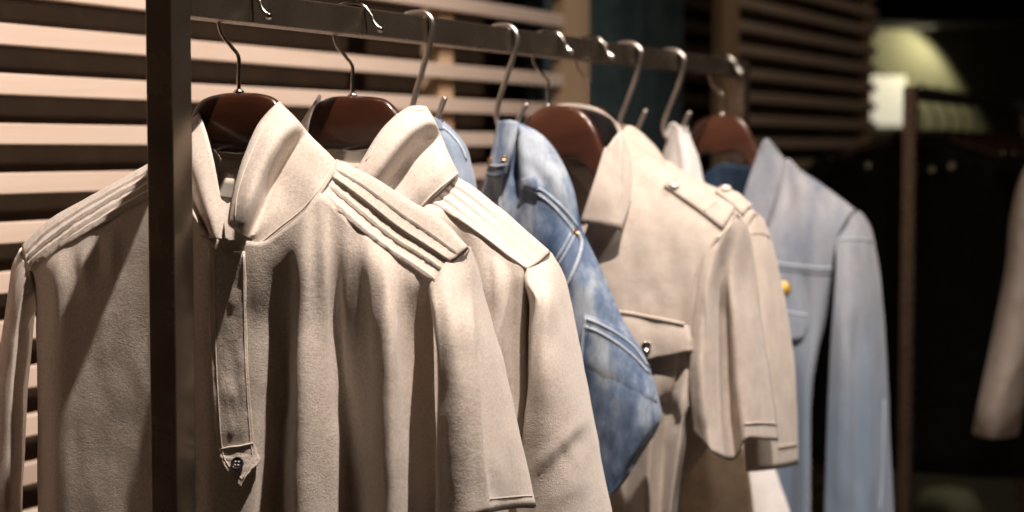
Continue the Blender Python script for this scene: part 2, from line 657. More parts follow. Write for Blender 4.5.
def body(fr, root, mat, net, ridge, depth=.05, nu=6, nv=6, disp=None, amp=.0009, seed=0., scale=38., name='body'):
    """front sheet plus a back sheet that meets it down both side seams"""
    G = sheet(fr, net, nu, nv, disp, amp, scale, seed)
    v, f = gmesh(G)
    f = orient(v, f, fr.cl)
    m = len(G); n = 25
    rl = cr([p if isinstance(p, Vector) else fr.L(*p) for p in ridge], 6)
    B = []
    top = [rl[int(round(i * (len(rl) - 1) / (n - 1)))] for i in range(n)]
    B.append(top)
    for j in range(1, m, 2):
        a, b = G[j][0], G[j][-1]
        row = []
        for i in range(n):
            t = i / (n - 1)
            d = depth * math.sin(PI * t) ** .6 + .006 * math.sin(14 * t + seed) * math.sin(PI * t)
            row.append(a.lerp(b, t) + Vector((0, d, 0)))
        B.append(row)
    bv, bf = gmesh(B)
    bf = orient(bv, bf, fr.cl)
    k = len(v)
    o = obj(name, v + bv, f + [tuple(i + k for i in t[::-1]) for t in bf], mat, root, solid=.0014, off=-1)
    return v, f, G, o


def sleeve(fr, root, mat, net, thick=.03, nu=6, nv=6, disp=None, amp=.0008, seed=0., hemline=True, scale=38., lining=.0016, name='sleeve'):
    """visible half from a (px, py, w) net, the half against the body closed behind it"""
    G = sheet(fr, net, nu, nv, disp, amp, scale, seed)
    rows = []
    n2 = 10
    for r in G:
        a, b = r[-1], r[0]
        L = (b - a)
        side = Vector((-L.y, L.x, 0))
        if side.length < 1e-6: side = Vector((1, 0, 0))
        side.normalize()
        mid = r[len(r) // 2] - (a + b) / 2
        if side.dot(mid) > 0: side = -side
        rows.append(list(r) + [a.lerp(b, t / n2) + side * thick * math.sin(PI * t / n2) for t in range(1, n2)])
    v, f = gmesh(rows, closed=True)
    # orientation from the visible half
    nn = len(rows[0]); vis = [t for t in f if (t[0] % nn) < len(G[0]) - 1]
    if orient(v, vis, fr.cl) != vis:
        f = [t[::-1] for t in f]
    o = obj(name, v, f, mat, root, solid=lining, off=-1)
    vv, vf = gmesh(G)
    return vv, orient(vv, vf, fr.cl), G, o


def patch(fr, root, name, mat, bvh, net, nu=5, nv=5, lift=.0015, thick=.0012, disp=None, amp=.0004, seed=0., puff=None):
    """a piece sewn on another: follows the surface under it"""
    P = grid_interp([[(p[0], p[1], 0) for p in r] for r in net], nu, nv)
    m, n = len(P), len(P[0])
    G = []
    last = None
    for j in range(m):
        row = []
        for i in range(n):
            h, no = fr.cast(bvh, P[j][i][0], P[j][i][1])
            if h is None:
                h, no = (last if last else (fr.L(P[j][i][0], P[j][i][1], -.03), Vector((0, -1, 0))))
            last = (h, no)
            if no.dot(fr.cl - h) < 0: no = -no
            d = lift + (crinkle(h, seed, amp, 60) if amp else 0)
            if puff: d += puff(i / (n - 1), j / (m - 1))
            if disp: d += disp(i / (n - 1), j / (m - 1), P[j][i][0], P[j][i][1])
            row.append(h + no * d)
        G.append(row)
    v, f = gmesh(G)
    f = orient(v, f, fr.cl)
    o = obj(name, v, f, mat, root, solid=thick, off=-1)
    return v, f, G, o


def seam(fr, root, name, mat, bvh, pts, r=.0007, lift=.0006, n=6, dense=5):
    q = cr([Vector((p[0], p[1], 0)) for p in pts], dense)
    out = []
    for p in q:
        h, no = fr.cast(bvh, p.x, p.y)
        if h is None: continue
        if no.dot(fr.cl - h) < 0: no = -no
        out.append(h + no * lift)
    if len(out) < 2: return None
    b = MB(); b.tube(out, r, n=n, dense=1)
    return b.build(name, mat, root)


def button(fr, root, name, mat, bvh, px, py, r=.006, holes=None, h=.0025):
    p, no = fr.cast(bvh, px, py)
    if p is None:
        p, no = fr.L(px, py, -.05), Vector((0, -1, 0))
    if no.dot(fr.cl - p) < 0: no = -no
    b = MB()
    b.lathe(p + no * .001, no, [(0, 0), (r * .96, 0), (r, h * .4), (r * .93, h), (r * .78, h), (r * .68, h * .62), (0, h * .6)], 22)
    o = b.build(name, mat, root)
    if holes:
        a = no.cross(Vector((0, 0, 1))).normalized(); c = no.cross(a)
        for k in range(4):
            q = p + no * (h * .6 + .0011) + (a * (1 if k & 1 else -1) + c * (1 if k & 2 else -1)) * r * .24
            hb = MB(); hb.lathe(q, no, [(0, .0006), (r * .13, .0004), (r * .13, 0), (0, 0)], 8)
            hb.build('thread', holes, o)
    return o


def hanger(fr, label, top, wire, group='wooden hangers on the near rail', hump=.052, tip=.026, mat='walnut', wmat='chrome', cat='hanger', name='clothes_hanger', ball=.0032, wr=.0017):
    """contoured wooden hanger; top: (px, py) line of its upper edge, wire: local points of the hook"""
    root = thing(name, fr, label, cat, group)
    P = cr([fr.L(x, y, 0) for x, y in top], 5)
    umax = max(abs(p.x) for p in P)
    rings = []
    K = 16
    for p in P:
        q = min(1, abs(p.x) / umax)
        h = hump + (tip - hump) * q
        t = .013 + .010 * q ** 1.6
        bow = -.001 * q * q
        ring = []
        for k in range(K):
            a = 2 * PI * k / K
            ca, sa = math.cos(a), math.sin(a)
            e = .55
            ring.append(Vector((p.x, bow + t / 2 * math.copysign(abs(ca) ** e, ca), p.z - .006 * q * q - h / 2 + h / 2 * math.copysign(abs(sa) ** e, sa))))
        rings.append(ring)
    v = [q for g in rings for q in g]
    f = gfaces(len(rings), K, closed=True)
    f.append(tuple(range(K))[::-1]); f.append(tuple((len(rings) - 1) * K + k for k in range(K)))
    o = obj('wooden_body', v, f, M[mat], root)
    b = MB(); b.tube([Vector(p) for p in wire], wr, n=10, dense=7)
    b.ball(Vector(wire[-1]), ball)
    hk = b.build('hook', M[wmat], root)
    c = MB(); c.lathe(Vector(wire[0]) + Vector((0, 0, .004)), (0, 0, 1), [(0, 0), (.0045, 0), (.0045, .003), (.0024, .005), (0, .005)], 16)
    c.build('ferrule', M[wmat], root)
    return root


def hook_wire(z_top, rise=.0165):
    """stem up from the wood, bent round the back of the rail, over it and down the near side"""
    return [(0, 0, z_top - .006), (0, 0, (z_top - .042) / 2), (0, 0, -.041), (-.006, 0, -.033), (-.0155, 0, -.022), (-.0190, 0, -.010), (-.0185, 0, .004),
            (-.0135, 0, .0148), (-.002, 0, .0178), (.010, 0, .0160), (.0185, 0, .0075), (.0225, 0, -.001), (.0290, 0, -.0075)]


def collar_net(cols, dip, depth=.014):
    """free edge, middle, hollow beside the crease, crease, band, seam"""
    out = []
    for c, k in zip(cols, dip):
        f, m, cr_, b, s = c
        h = tuple(m[i] * .38 + cr_[i] * .62 for i in range(3))
        out.append([f, m, (h[0], h[1], h[2] + depth * k), cr_, b, s])
    return [[c[k] for c in out] for k in range(6)]


# ------------------------------------------------------------------ beige pleated shirt nearest the viewer
def shirt_one():
    fr = Frame(238, 21)
    root = thing('henley_shirt', fr, 'cream collared shirt nearest the viewer, pointed placket with dark button, behind the rack post', 'shirt', 'cream shirts with pleated shoulders')
    cm = M['cream']
    T = [(30, 268, -.024), (48, 254, -.033), (75, 238, -.037), (100, 223, -.040), (125, 209, -.043), (148, 197, -.045), (163, 190, -.046), (190, 222, -.051), (214, 238, -.062),
         (241, 240, -.062), (264, 241, -.056), (287, 226, -.051), (305, 211, -.046), (321, 193, -.034), (346, 218, -.028), (379, 245, -.026), (406, 263, -.025), (431, 281, -.024), (433, 292, -.012)]
    rows = [T]
    rows.append([(34, 285, -.020), (51, 276, -.043), (76, 268, -.046), (101, 262, -.048), (127, 258, -.049), (150, 256, -.052), (168, 258, -.052), (191, 264, -.056), (211, 276, -.063),
                 (247, 278, -.060), (268, 272, -.056), (287, 262, -.052), (301, 258, -.054), (324, 252, -.043), (346, 260, -.034), (382, 274, -.044), (404, 284, -.031), (425, 295, -.022), (432, 304, -.006)])
    for y, w in ((320, (-.020, -.047, -.050, -.052, -.053, -.053, -.054, -.056, -.061, -.057, -.050, -.038, -.056, -.045, -.029, -.056, -.032, -.014, .003)),
                 (360, (-.020, -.050, -.053, -.054, -.054, -.054, -.055, -.057, -.062, -.058, -.049, -.033, -.062, -.047, -.027, -.063, -.034, -.009, .008)),
                 (405, (-.020, -.053, -.055, -.055, -.055, -.055, -.055, -.057, -.063, -.058, -.048, -.029, -.067, -.049, -.025, -.068, -.037, -.006, .011)),
                 (455, (-.020, -.055, -.056, -.056, -.055, -.056, -.055, -.057, -.063, -.058, -.047, -.026, -.070, -.050, -.024, -.072, -.039, -.003, .013)),
                 (512, (-.020, -.056, -.057, -.057, -.055, -.057, -.055, -.057, -.063, -.058, -.046, -.024, -.073, -.050, -.022, -.074, -.041, -.002, .014))):
        k = (y - 310) / 202.
        xs = [36 + 2 * k, 53, 77 + 2 * k, 104 + 4 * k, 128 + 3 * k, 151 + 2 * k, 169, 192 + 2 * k, 211 + 3 * k, 247 + 3 * k, 266 - 3 * k, 288 - 8 * k, 300 - 4 * k, 327 + 6 * k, 346 + 7 * k, 386 + 2 * k, 405 + 8 * k, 420 + 5 * k, 433 + 5 * k]
        rows.append([(x, y, z) for x, z in zip(xs, w)])
    fl = folds([((322, 195), (328, 340), 7, .0040, 90), ((333, 205), (335, 420), 7, -.0060, 120), ((344, 212), (354, 420), 7, .0060, 110), ((358, 226), (368, 420), 7, -.0040, 100), ((368, 236), (375, 380), 5, .0030, 80),
                ((384, 244), (390, 380), 6, .0040, 90), ((397, 254), (404, 380), 6, -.004, 90), ((412, 268), (416, 350), 5, .0025, 50), ((306, 206), (301, 340), 7, .003, 80), ((314, 200), (315, 320), 5, -.003, 80),
                ((60, 255), (60, 310), 5, .0015), ((72, 246), (74, 290), 4, -.002), ((84, 240), (86, 300), 4, .002), ((97, 232), (98, 285), 4, -.002), ((112, 224), (114, 290), 5, .0015),
                ((275, 262), (282, 420), 9, -.002)])
    ridge = [(26, 250, .002), (47, 222, .002), (94, 195, .002), (147, 166, .002), (170, 155, .012), fr.L(205, 160, .05), fr.L(238, 165, .055), fr.L(285, 170, .05), (331, 166, .012), (370, 179, .002), (411, 205, .002), (441, 223, .002), (469, 250, .002)]
    bv, bf, BG, _ = body(fr, root, cm, ext(rows, 620, 760, 900), ridge, .05, 7, 6, lambda a, b, x, y: fl(x, y), amp=.0011, seed=1.3)
    bvh = bvh_of(bv, bf)

    # yokes with four stitched tucks
    def tuck(k):
        def f(a, b, x, y):
            q = (b - .30) / .17
            if q < 0 or b > .985: return 0.0
            fq = q - math.floor(q)
            wob = .0010 * noise.noise(Vector((a * 34, math.floor(q) * 3.1 + k, 0)))
            e = min(1, a / .06) * min(1, (1 - a) / .05)
            return (.0038 * fq ** 1.8 * (.45 if q < 1 else 1) + wob) * e
        return f
    yr = [[(337, 173, .030), (375, 191, .032), (415, 215, .032), (446, 233, .030), (470, 257, .024)],
          [(338, 161, .002), (370, 175, .002), (411, 201, .002), (441, 219, .002), (468, 247, .000)],
          [(333, 170, -.010), (364, 189, -.010), (402, 218, -.010), (430, 237, -.010), (457, 256, -.010)],
          [(327, 181, -.017), (357, 205, -.016), (393, 234, -.016), (420, 251, -.016), (445, 268, -.016)],
          [(320, 194, -.031), (350, 222, -.029), (382, 248, -.027), (411, 267, -.026), (436, 285, -.025)]]
    panel(fr, root, 'shoulder_yoke', cm, yr, 12, 16, tuck(0), amp=.0006, seed=4)
    yl = [[(163, 168, .030), (140, 178, .032), (94, 205, .032), (52, 232, .030), (24, 258, .024)],
          [(166, 153, .002), (147, 164, .002), (94, 194, .002), (47, 221, .002), (22, 246, .000)],
          [(165, 164, -.012), (147, 174, -.012), (94, 204, -.012), (49, 233, -.012), (24, 257, -.012)],
          [(164, 177, -.028), (147, 186, -.026), (95, 216, -.026), (52, 245, -.024), (27, 265, -.022)],
          [(162, 191, -.047), (146, 198, -.046), (97, 226, -.042), (55, 251, -.036), (29, 271, -.027)]]
    panel(fr, root, 'shoulder_yoke', cm, yl, 12, 16, tuck(9), amp=.0006, seed=8)

    # stand collar, one piece round the neck
    cols = [  # free edge, middle, crease, band, seam
        [(228, 240, -.070), (218, 238, -.073), (208, 235, -.066), (199, 235, -.061), (195, 231, -.053)],
        [(226, 240, -.072), (214, 236, -.074), (205, 232, -.066), (196, 232, -.062), (192, 226, -.052)],
        [(222, 205, -.062), (207, 212, -.070), (190, 208, -.062), (182, 210, -.056), (177, 207, -.047)],
        [(214, 163, -.046), (198, 180, -.056), (180, 185, -.052), (172, 190, -.050), (164, 192, -.043)],
        [(206, 132, -.026), (188, 148, -.036), (171, 160, -.034), (164, 168, -.030), (158, 176, -.026)],
        [(198, 109, .000), (184, 128, -.006), (170, 145, -.004), (163, 153, -.003), (159, 162, .002)],
        [(207, 116, .028), (195, 128, .030), (185, 142, .032), (180, 152, .033), (176, 164, .034)],
        [(238, 128, .046), (238, 136, .048), (238, 146, .050), (238, 156, .052), (238, 168, .054)],
        [(268, 114, .030), (278, 126, .032), (290, 142, .034), (298, 154, .034), (308, 166, .034)],
        [(279, 101, .000), (297, 119, -.008), (312, 137, .004), (326, 150, -.004), (338, 163, .004)],
        [(259, 122, -.028), (278, 140, -.043), (296, 160, -.016), (311, 175, -.026), (323, 190, -.030)],
        [(244, 155, -.052), (262, 170, -.062), (280, 187, -.029), (293, 200, -.036), (304, 213, -.041)],
        [(233, 190, -.068), (251, 200, -.077), (270, 209, -.042), (278, 218, -.044), (285, 228, -.047)],
        [(228, 219, -.076), (243, 226, -.080), (257, 232, -.054), (260, 238, -.052), (263, 245, -.053)],
        [(229, 226, -.074), (241, 234, -.074), (251, 239, -.056), (250, 246, -.057), (247, 254, -.056)]]
    cv, cf, _, cob = panel(fr, root, 'collar', cm, collar_net(cols, (0, .6, 1, 1, .6, 0, 0, 0, 0, .6, 1, 1, 1, .5, 0)), 7, 6, None, thick=.0018, amp=.0006, seed=2)
    cb = bvh_of(cv, cf)
    seam(fr, cob, 'stitching', M['stitch'], cb, [(235, 220), (238, 192), (249, 159), (264, 127), (280, 108)], .0004, .0002)
    seam(fr, cob, 'stitching', M['stitch'], cb, [(252, 250), (262, 242), (283, 225), (302, 210), (321, 187), (335, 162)], .0006, .0004)
    # inner back of the neck and its label
    inb = [[fr.L(180, 160, .030), fr.L(205, 158, .046), fr.L(238, 160, .053), fr.L(275, 163, .046), fr.L(305, 164, .030)],
           [fr.L(180, 200, .028), fr.L(205, 204, .044), fr.L(238, 208, .051), fr.L(275, 205, .044), fr.L(305, 200, .028)],
           [fr.L(180, 262, .026), fr.L(205, 270, .042), fr.L(238, 276, .049), fr.L(275, 270, .042), fr.L(305, 262, .026)]]
    iv, if_, ig, _ = panel(fr, root, 'neck_facing', M['cream2'], inb, 6, 6, None, local=True, amp=.001)
    ibv = bvh_of(iv, if_)
    patch(fr, root, 'neck_label', M['label'], ibv, [[(216, 150), (228, 145), (240, 142)], [(217, 172), (229, 170), (241, 168)]], 4, 4, .003)
    patch(fr, root, 'neck_label', M['label'], ibv, [[(218, 176), (228, 178), (238, 179)], [(219, 200), (229, 202), (239, 203)]], 4, 4, .003)

    # placket
    pf = folds([((220, 395), (244, 388), 6, .0015), ((222, 410), (244, 405), 5, -.0015), ((236, 350), (233, 400), 6, -.0015), ((238, 270), (238, 300), 6, -.0015), ((220, 430), (250, 425), 5, .001)])
    pn = [[(211, 247), (220, 249), (229, 251), (238, 251), (246, 251)],
          [(211, 300), (220, 300), (229, 300), (238, 300), (247, 300)],
          [(212, 350), (221, 350), (230, 350), (239, 350), (248, 350)],
          [(215, 400), (224, 400), (233, 400), (242, 400), (251, 400)],
          [(219, 446), (228, 446), (237, 446), (246, 444), (254, 440)],
          [(222, 456), (231, 458), (239, 458), (249, 458), (257, 458)],
          [(228, 467), (235, 470), (242, 471), (249, 469), (254, 465)],
          [(242, 482), (242.5, 483), (243, 484), (243.5, 483), (244, 482)]]
    pv, pf_, pg, po = patch(fr, root, 'placket', cm, bvh, pn, 5, 7, .0035, .0022, lambda a, b, x, y: pf(x, y), puff=lambda a, b: .0008 * math.sin(PI * a) + .0006 * noise.noise(Vector((a * 5, b * 30, 1))) + .0045 * max(0, (b - .62) / .38))
    pb = bvh_of(pv, pf_)
    seam(fr, po, 'stitching', M['stitch'], pb, [(243.5, 254), (244, 300), (245, 350), (247.5, 400), (250.5, 440), (252, 459), (243, 479)], .0004, .0002)
    seam(fr, po, 'stitching', M['stitch'], pb, [(215, 254), (215, 300), (216, 350), (218.5, 400), (222, 446), (227, 463), (242, 479)], .0004, .0002)
    seam(fr, po, 'stitching', M['stitch'], pb, [(221, 449), (230, 447), (240, 446), (253, 443)], .0007, .0002)
    button(fr, po, 'button', M['button_dark'], pb, 238, 464, .0056, M['stitch'])
    # sleeves
    sr = [[(434, 283, -.030), (442, 267, -.020), (452, 256, -.008), (462, 248, .000), (470, 247, .016), (473, 252, .026)],
          [(433, 298, -.042), (447, 285, -.032), (462, 274, -.010), (473, 267, .010), (479, 269, .028), (481, 275, .034)],
          [(435, 312, -.050), (450, 304, -.046), (466, 298, -.020), (477, 295, .010), (485, 298, .036), (486, 303, .042)],
          [(437, 332, -.056), (456, 329, -.056), (472, 328, -.034), (484, 327, .004), (493, 328, .038), (494, 333, .046)],
          [(438, 360, -.060), (458, 360, -.062), (475, 360, -.042), (491, 360, .000), (503, 360, .038), (504, 364, .048)],
          [(437, 410, -.062), (460, 410, -.066), (480, 410, -.048), (499, 410, -.002), (514, 410, .038), (515, 414, .050)],
          [(436, 460, -.062), (462, 460, -.068), (486, 460, -.050), (506, 460, -.002), (524, 460, .038), (525, 464, .052)],
          [(435, 520, -.062), (463, 520, -.070), (489, 513, -.052), (511, 509, -.002), (534, 506, .036), (535, 508, .052)]]
    sf = folds([((469, 290), (488, 515), 4, .0042, 40), ((475, 310), (494, 512), 5, -.0045, 40), ((450, 310), (452, 500), 8, .0020), ((505, 420), (520, 500), 8, .0018), ((452, 266), (460, 320), 4, -.0015), ((463, 262), (472, 310), 4, -.0012), ((490, 440), (505, 500), 5, .0016)])
    sv, sf_, _, so = sleeve(fr, root, cm, sr, .022, 6, 7, lambda a, b, x, y: sf(x, y), amp=.0012, seed=3.1)
    sb = bvh_of(sv, sf_)
    seam(fr, so, 'cuff_stitching', cm, sb, [(490, 499), (500, 498), (512, 497), (524, 496), (532, 496)], .0005, .0001)
    sl = [[(24, 246, .022), (20, 250, .010), (21, 256, -.004), (25, 262, -.016), (29, 270, -.024)],
          [(14, 262, .024), (13, 266, .008), (17, 274, -.014), (24, 280, -.026), (31, 290, -.026)],
          [(9, 290, .020), (8, 295, .000), (12, 300, -.022), (19, 306, -.032), (24, 310, -.024)],
          [(4, 330, .020), (2, 335, -.002), (7, 340, -.026), (14, 345, -.034), (19, 350, -.024)],
          [(-8, 400, .020), (-10, 405, -.004), (-2, 410, -.032), (10, 412, -.038), (19, 414, -.024)],
          [(-22, 520, .020), (-24, 520, -.004), (-12, 520, -.036), (6, 520, -.042), (19, 520, -.024)]]
    sleeve(fr, root, cm, sl, .018, 6, 7, None, amp=.0012, seed=6.1)
    hanger(fr, 'dark walnut hanger holding the cream shirt nearest the viewer', [(46, 262), (94, 218), (140, 190), (165, 172), (184, 146), (193, 118), (203, 100), (220, 94), (238, 92.5), (260, 93.5), (276, 99), (287, 116), (300, 142), (330, 180), (365, 197), (410, 224), (445, 247), (456, 258)],
           hook_wire(fr.L(238, 92.5, 0).z))
    return root


shirt_one()

# ------------------------------------------------------------------ second cream shirt
def shirt_two():
    fr = Frame(352, 21)
    root = thing('henley_shirt', fr, 'cream collared shirt hanging second on the rail, right behind the nearest cream shirt', 'shirt', 'cream shirts with pleated shoulders')
    cm = M['cream2']
    T = [(176, 285, -.020), (215, 250, -.033), (262, 215, -.038), (300, 226, -.048), (330, 246, -.055), (362, 246, -.056), (394, 231, -.056), (416, 214, -.050), (430, 204, -.043),
         (448, 213, -.036), (468, 225, -.034), (486, 238, -.032), (504, 251, -.030), (525, 266, -.028), (528, 275, -.012)]
    rows = [T]
    for y, w in ((285, (-.02, -.04, -.046, -.055, -.06, -.06, -.052, -.044, -.054, -.044, -.038, -.050, -.040, -.032, -.006)),
                 (330, (-.02, -.044, -.05, -.06, -.064, -.066, -.058, -.046, -.060, -.046, -.036, -.056, -.042, -.030, -.002)),
                 (390, (-.02, -.046, -.05, -.06, -.066, -.068, -.062, -.046, -.064, -.046, -.034, -.060, -.042, -.028, 0)),
                 (450, (-.02, -.046, -.05, -.06, -.066, -.068, -.064, -.046, -.066, -.046, -.034, -.062, -.042, -.026, 0)),
                 (512, (-.02, -.046, -.05, -.06, -.066, -.068, -.064, -.046, -.066, -.046, -.034, -.062, -.042, -.026, 0))):
        xs = [180, 218, 262, 300, 330, 362, 392, 416, 432, 452, 472, 491, 507, 522, 531]
        rows.append([(x, y, z) for x, z in zip(xs, w)])
    fl = folds([((476, 240), (480, 330), 7, .003), ((488, 250), (492, 330), 6, -.003), ((500, 258), (503, 400), 6, .003), ((462, 232), (464, 300), 6, -.002), ((513, 266), (515, 420), 5, -.003)])
    ridge = [(172, 262, .002), (210, 225, .002), (255, 190, .002), (285, 165, .006), fr.L(320, 164, .05), fr.L(352, 168, .055), fr.L(405, 172, .05), (450, 178, .012), (468, 184, .002), (495, 204, .002), (520, 225, .002), (549, 250, .002)]
    bv, bf, BG, _ = body(fr, root, cm, ext(rows, 620, 740, 860), ridge, .05, 7, 6, lambda a, b, x, y: fl(x, y), amp=.0011, seed=4.3)

    def tuck(a, b, x, y):
        q = (b - .30) / .17
        if q < 0 or b > .985: return 0.0
        fq = q - math.floor(q)
        e = min(1, a / .06) * max(0, 1 - a * 1.8)
        return (.0034 * fq ** 1.8 + .0007 * noise.noise(Vector((a * 22, math.floor(q) * 3.1 + 4, 0)))) * (.1 + .9 * e)
    yr = [[(452, 186, .030), (476, 198, .032), (502, 218, .032), (525, 238, .030), (547, 260, .024)],
          [(455, 175, .002), (478, 190, .002), (504, 211, .002), (526, 230, .002), (550, 252, .000)],
          [(448, 184, -.012), (472, 200, -.012), (498, 221, -.012), (520, 240, -.012), (542, 259, -.012)],
          [(440, 193, -.026), (465, 212, -.026), (490, 232, -.025), (511, 250, -.024), (533, 265, -.023)],
          [(429, 203, -.038), (449, 213, -.037), (470, 226, -.036), (504, 251, -.034), (527, 268, -.031)]]
    panel(fr, root, 'shoulder_yoke', cm, yr, 10, 16, tuck, amp=.0007, seed=14)
    yl = [[(285, 175, .030), (262, 196, .032), (215, 232, .030), (174, 266, .024)],
          [(283, 162, .002), (258, 186, .002), (210, 223, .002), (172, 258, .000)],
          [(276, 180, -.020), (256, 200, -.020), (212, 236, -.018), (173, 268, -.016)],
          [(264, 214, -.040), (252, 222, -.040), (215, 251, -.036), (176, 285, -.024)]]
    panel(fr, root, 'shoulder_yoke', cm, yl, 6, 6, None, amp=.0006, seed=18)
    cols = [
        [(345, 186, -.074), (338, 196, -.074), (326, 208, -.062), (322, 222, -.060), (320, 238, -.056)],
        [(325, 180, -.066), (314, 190, -.070), (302, 200, -.060), (298, 210, -.058), (296, 222, -.050)],
        [(308, 152, -.046), (296, 168, -.056), (286, 178, -.050), (278, 188, -.048), (272, 200, -.044)],
        [(309, 121, -.024), (298, 138, -.036), (288, 152, -.034), (281, 162, -.030), (276, 172, -.026)],
        [(319, 94, .000), (306, 114, -.006), (294, 135, -.004), (287, 145, -.003), (281, 158, .002)],
        [(322, 112, .030), (312, 124, .032), (304, 138, .032), (298, 148, .033), (292, 160, .034)],
        [(352, 130, .046), (352, 138, .048), (352, 146, .050), (352, 156, .052), (352, 166, .054)],
        [(410, 114, .030), (416, 128, .032), (424, 145, .034), (430, 156, .034), (438, 170, .034)],
        [(427, 107, .000), (435, 121, -.008), (444, 142, .002), (451, 158, -.004), (459, 174, .004)],
        [(408, 107, -.022), (421, 124, -.036), (433, 150, -.016), (442, 166, -.027), (450, 182, -.027)],
        [(386, 124, -.044), (402, 140, -.056), (416, 166, -.030), (425, 183, -.040), (434, 198, -.039)],
        [(370, 147, -.060), (384, 164, -.070), (397, 190, -.042), (406, 203, -.048), (416, 214, -.045)],
        [(355, 172, -.074), (366, 190, -.078), (380, 210, -.062), (386, 220, -.061), (393, 231, -.054)]]
    cv, cf, _, cob = panel(fr, root, 'collar', cm, collar_net(cols, (0, .6, 1, .6, 0, 0, 0, 0, .5, 1, 1, 1, .4)), 7, 6, None, thick=.0018, amp=.0006, seed=12)
    cb = bvh_of(cv, cf)
    seam(fr, cob, 'stitching', M['stitch'], cb, [(366, 161), (378, 144), (393, 125), (410, 111), (424, 111)], .0007, .0003)
    seam(fr, cob, 'stitching', M['stitch'], cb, [(420, 208), (433, 194), (448, 181), (457, 173)], .0009, .0006)
    inb = [[fr.L(x, y, w) for x, y, w in r] for r in (
        [(295, 160, .030), (320, 160, .046), (352, 162, .053), (400, 165, .046), (435, 166, .030)],
        [(295, 200, .028), (320, 204, .044), (352, 206, .051), (400, 204, .044), (435, 200, .028)],
        [(295, 250, .026), (320, 256, .042), (352, 260, .049), (400, 256, .042), (435, 250, .026)])]
    iv, if_, _, _ = panel(fr, root, 'neck_facing', cm, inb, 6, 6, None, local=True, amp=.001)
    ibv = bvh_of(iv, if_)
    patch(fr, root, 'neck_label', M['label'], ibv, [[(338, 160), (352, 163), (368, 163)], [(338, 186), (352, 188), (368, 188)]], 4, 4, .003)
    sr = [[(527, 268, -.030), (535, 262, -.016), (543, 256, -.003), (549, 252, .008), (553, 254, .020), (554, 258, .026)],
          [(528, 284, -.040), (541, 276, -.026), (552, 266, -.004), (558, 266, .014), (563, 273, .028), (564, 278, .034)],
          [(537, 303, -.050), (550, 299, -.042), (560, 295, -.012), (566, 294, .012), (570, 299, .036), (571, 304, .042)],
          [(533, 335, -.056), (548, 333, -.052), (562, 333, -.030), (572, 333, .002), (577.5, 334, .036), (578, 338, .046)],
          [(529, 375, -.060), (547, 374, -.062), (565, 373, -.042), (578, 373, -.002), (585, 374, .036), (586, 378, .048)],
          [(524, 420, -.060), (546, 420, -.064), (568, 420, -.046), (585, 420, -.004), (594, 420, .036), (595, 424, .050)],
          [(520, 465, -.060), (545, 465, -.064), (570, 465, -.046), (590, 465, -.004), (602, 465, .036), (603, 468, .050)],
          [(515, 520, -.060), (544, 520, -.064), (572, 518, -.046), (596, 516, -.004), (611, 514, .036), (612, 516, .050)],
          [(511, 560, -.060), (543, 560, -.064), (574, 557, -.046), (600, 553, -.004), (618, 550, .036), (619, 552, .050)]]
    sf = folds([((586, 418), (529, 474), 6, .0016, 15), ((590, 430), (535, 484), 8, -.0012, 15), ((556, 440), (576, 474), 4, -.0009, 8), ((563, 440), (582, 474), 4, .0008, 8),
                ((545, 300), (540, 420), 7, .0015), ((562, 290), (572, 380), 6, -.0012), ((590, 480), (540, 505), 8, .0010, 12)])
    sleeve(fr, root, cm, sr, .022, 6, 7, lambda a, b, x, y: sf(x, y), amp=.0011, seed=23.1)
    sl = [[(176, 262, .022), (172, 264, .008), (171, 270, -.008), (176, 285, -.020)],
          [(166, 290, .022), (160, 295, .000), (166, 300, -.022), (178, 305, -.024)],
          [(156, 360, .022), (150, 362, -.002), (160, 364, -.030), (178, 366, -.024)],
          [(146, 460, .022), (140, 460, -.002), (154, 460, -.032), (178, 460, -.024)],
          [(136, 540, .022), (130, 540, -.002), (148, 540, -.034), (178, 540, -.024)]]
    sleeve(fr, root, cm, sl, .018, 5, 6, None, amp=.0012, seed=26.1)
    hanger(fr, 'dark walnut hanger holding the second cream shirt', [(190, 268), (230, 226), (262, 200), (283, 178), (302, 148), (311, 120), (318, 104), (332, 97), (352, 96), (376, 97), (390, 102), (402, 118), (414, 144), (446, 186), (475, 206), (505, 231), (533, 256)],
           hook_wire(fr.L(352, 96, 0).z))


shirt_two()


# ------------------------------------------------------------------ folded jeans on S-hooks
def jeans_net(w0=-.012):
    rows = [[(496, 122), (500, 121), (505, 121), (511, 121), (518, 122)],
            [(493, 143), (500, 141), (511, 139), (528, 134), (543, 136)],
            [(488, 166), (498, 166), (516, 163), (540, 158), (561, 159)],
            [(482, 192), (497, 193), (522, 191), (551, 188), (573, 188)],
            [(482, 230), (503, 228), (533, 227), (560, 226), (582, 228)],
            [(494, 285), (519, 281), (549, 278), (580, 275), (604, 276)],
            [(512, 335), (539, 329), (570, 323), (600, 318), (622, 317)],
            [(531, 385), (562, 379), (594, 371), (622, 363), (644, 357)],
            [(548, 425), (578, 424), (610, 419), (640, 412), (661, 406)],
            [(562, 462), (588, 462), (615, 453), (641, 440), (659, 427)],
            [(578, 494), (591, 498), (607, 497), (624, 477), (638, 458)]]
    out = []
    for j, r in enumerate(rows):
        k = min(1, j / 3)
        ws = (.012, -.010, -.020, -.014, .008)
        out.append([(x, y, w0 + w * (.35 + .65 * k)) for (x, y), w in zip(r, ws)])
    return out


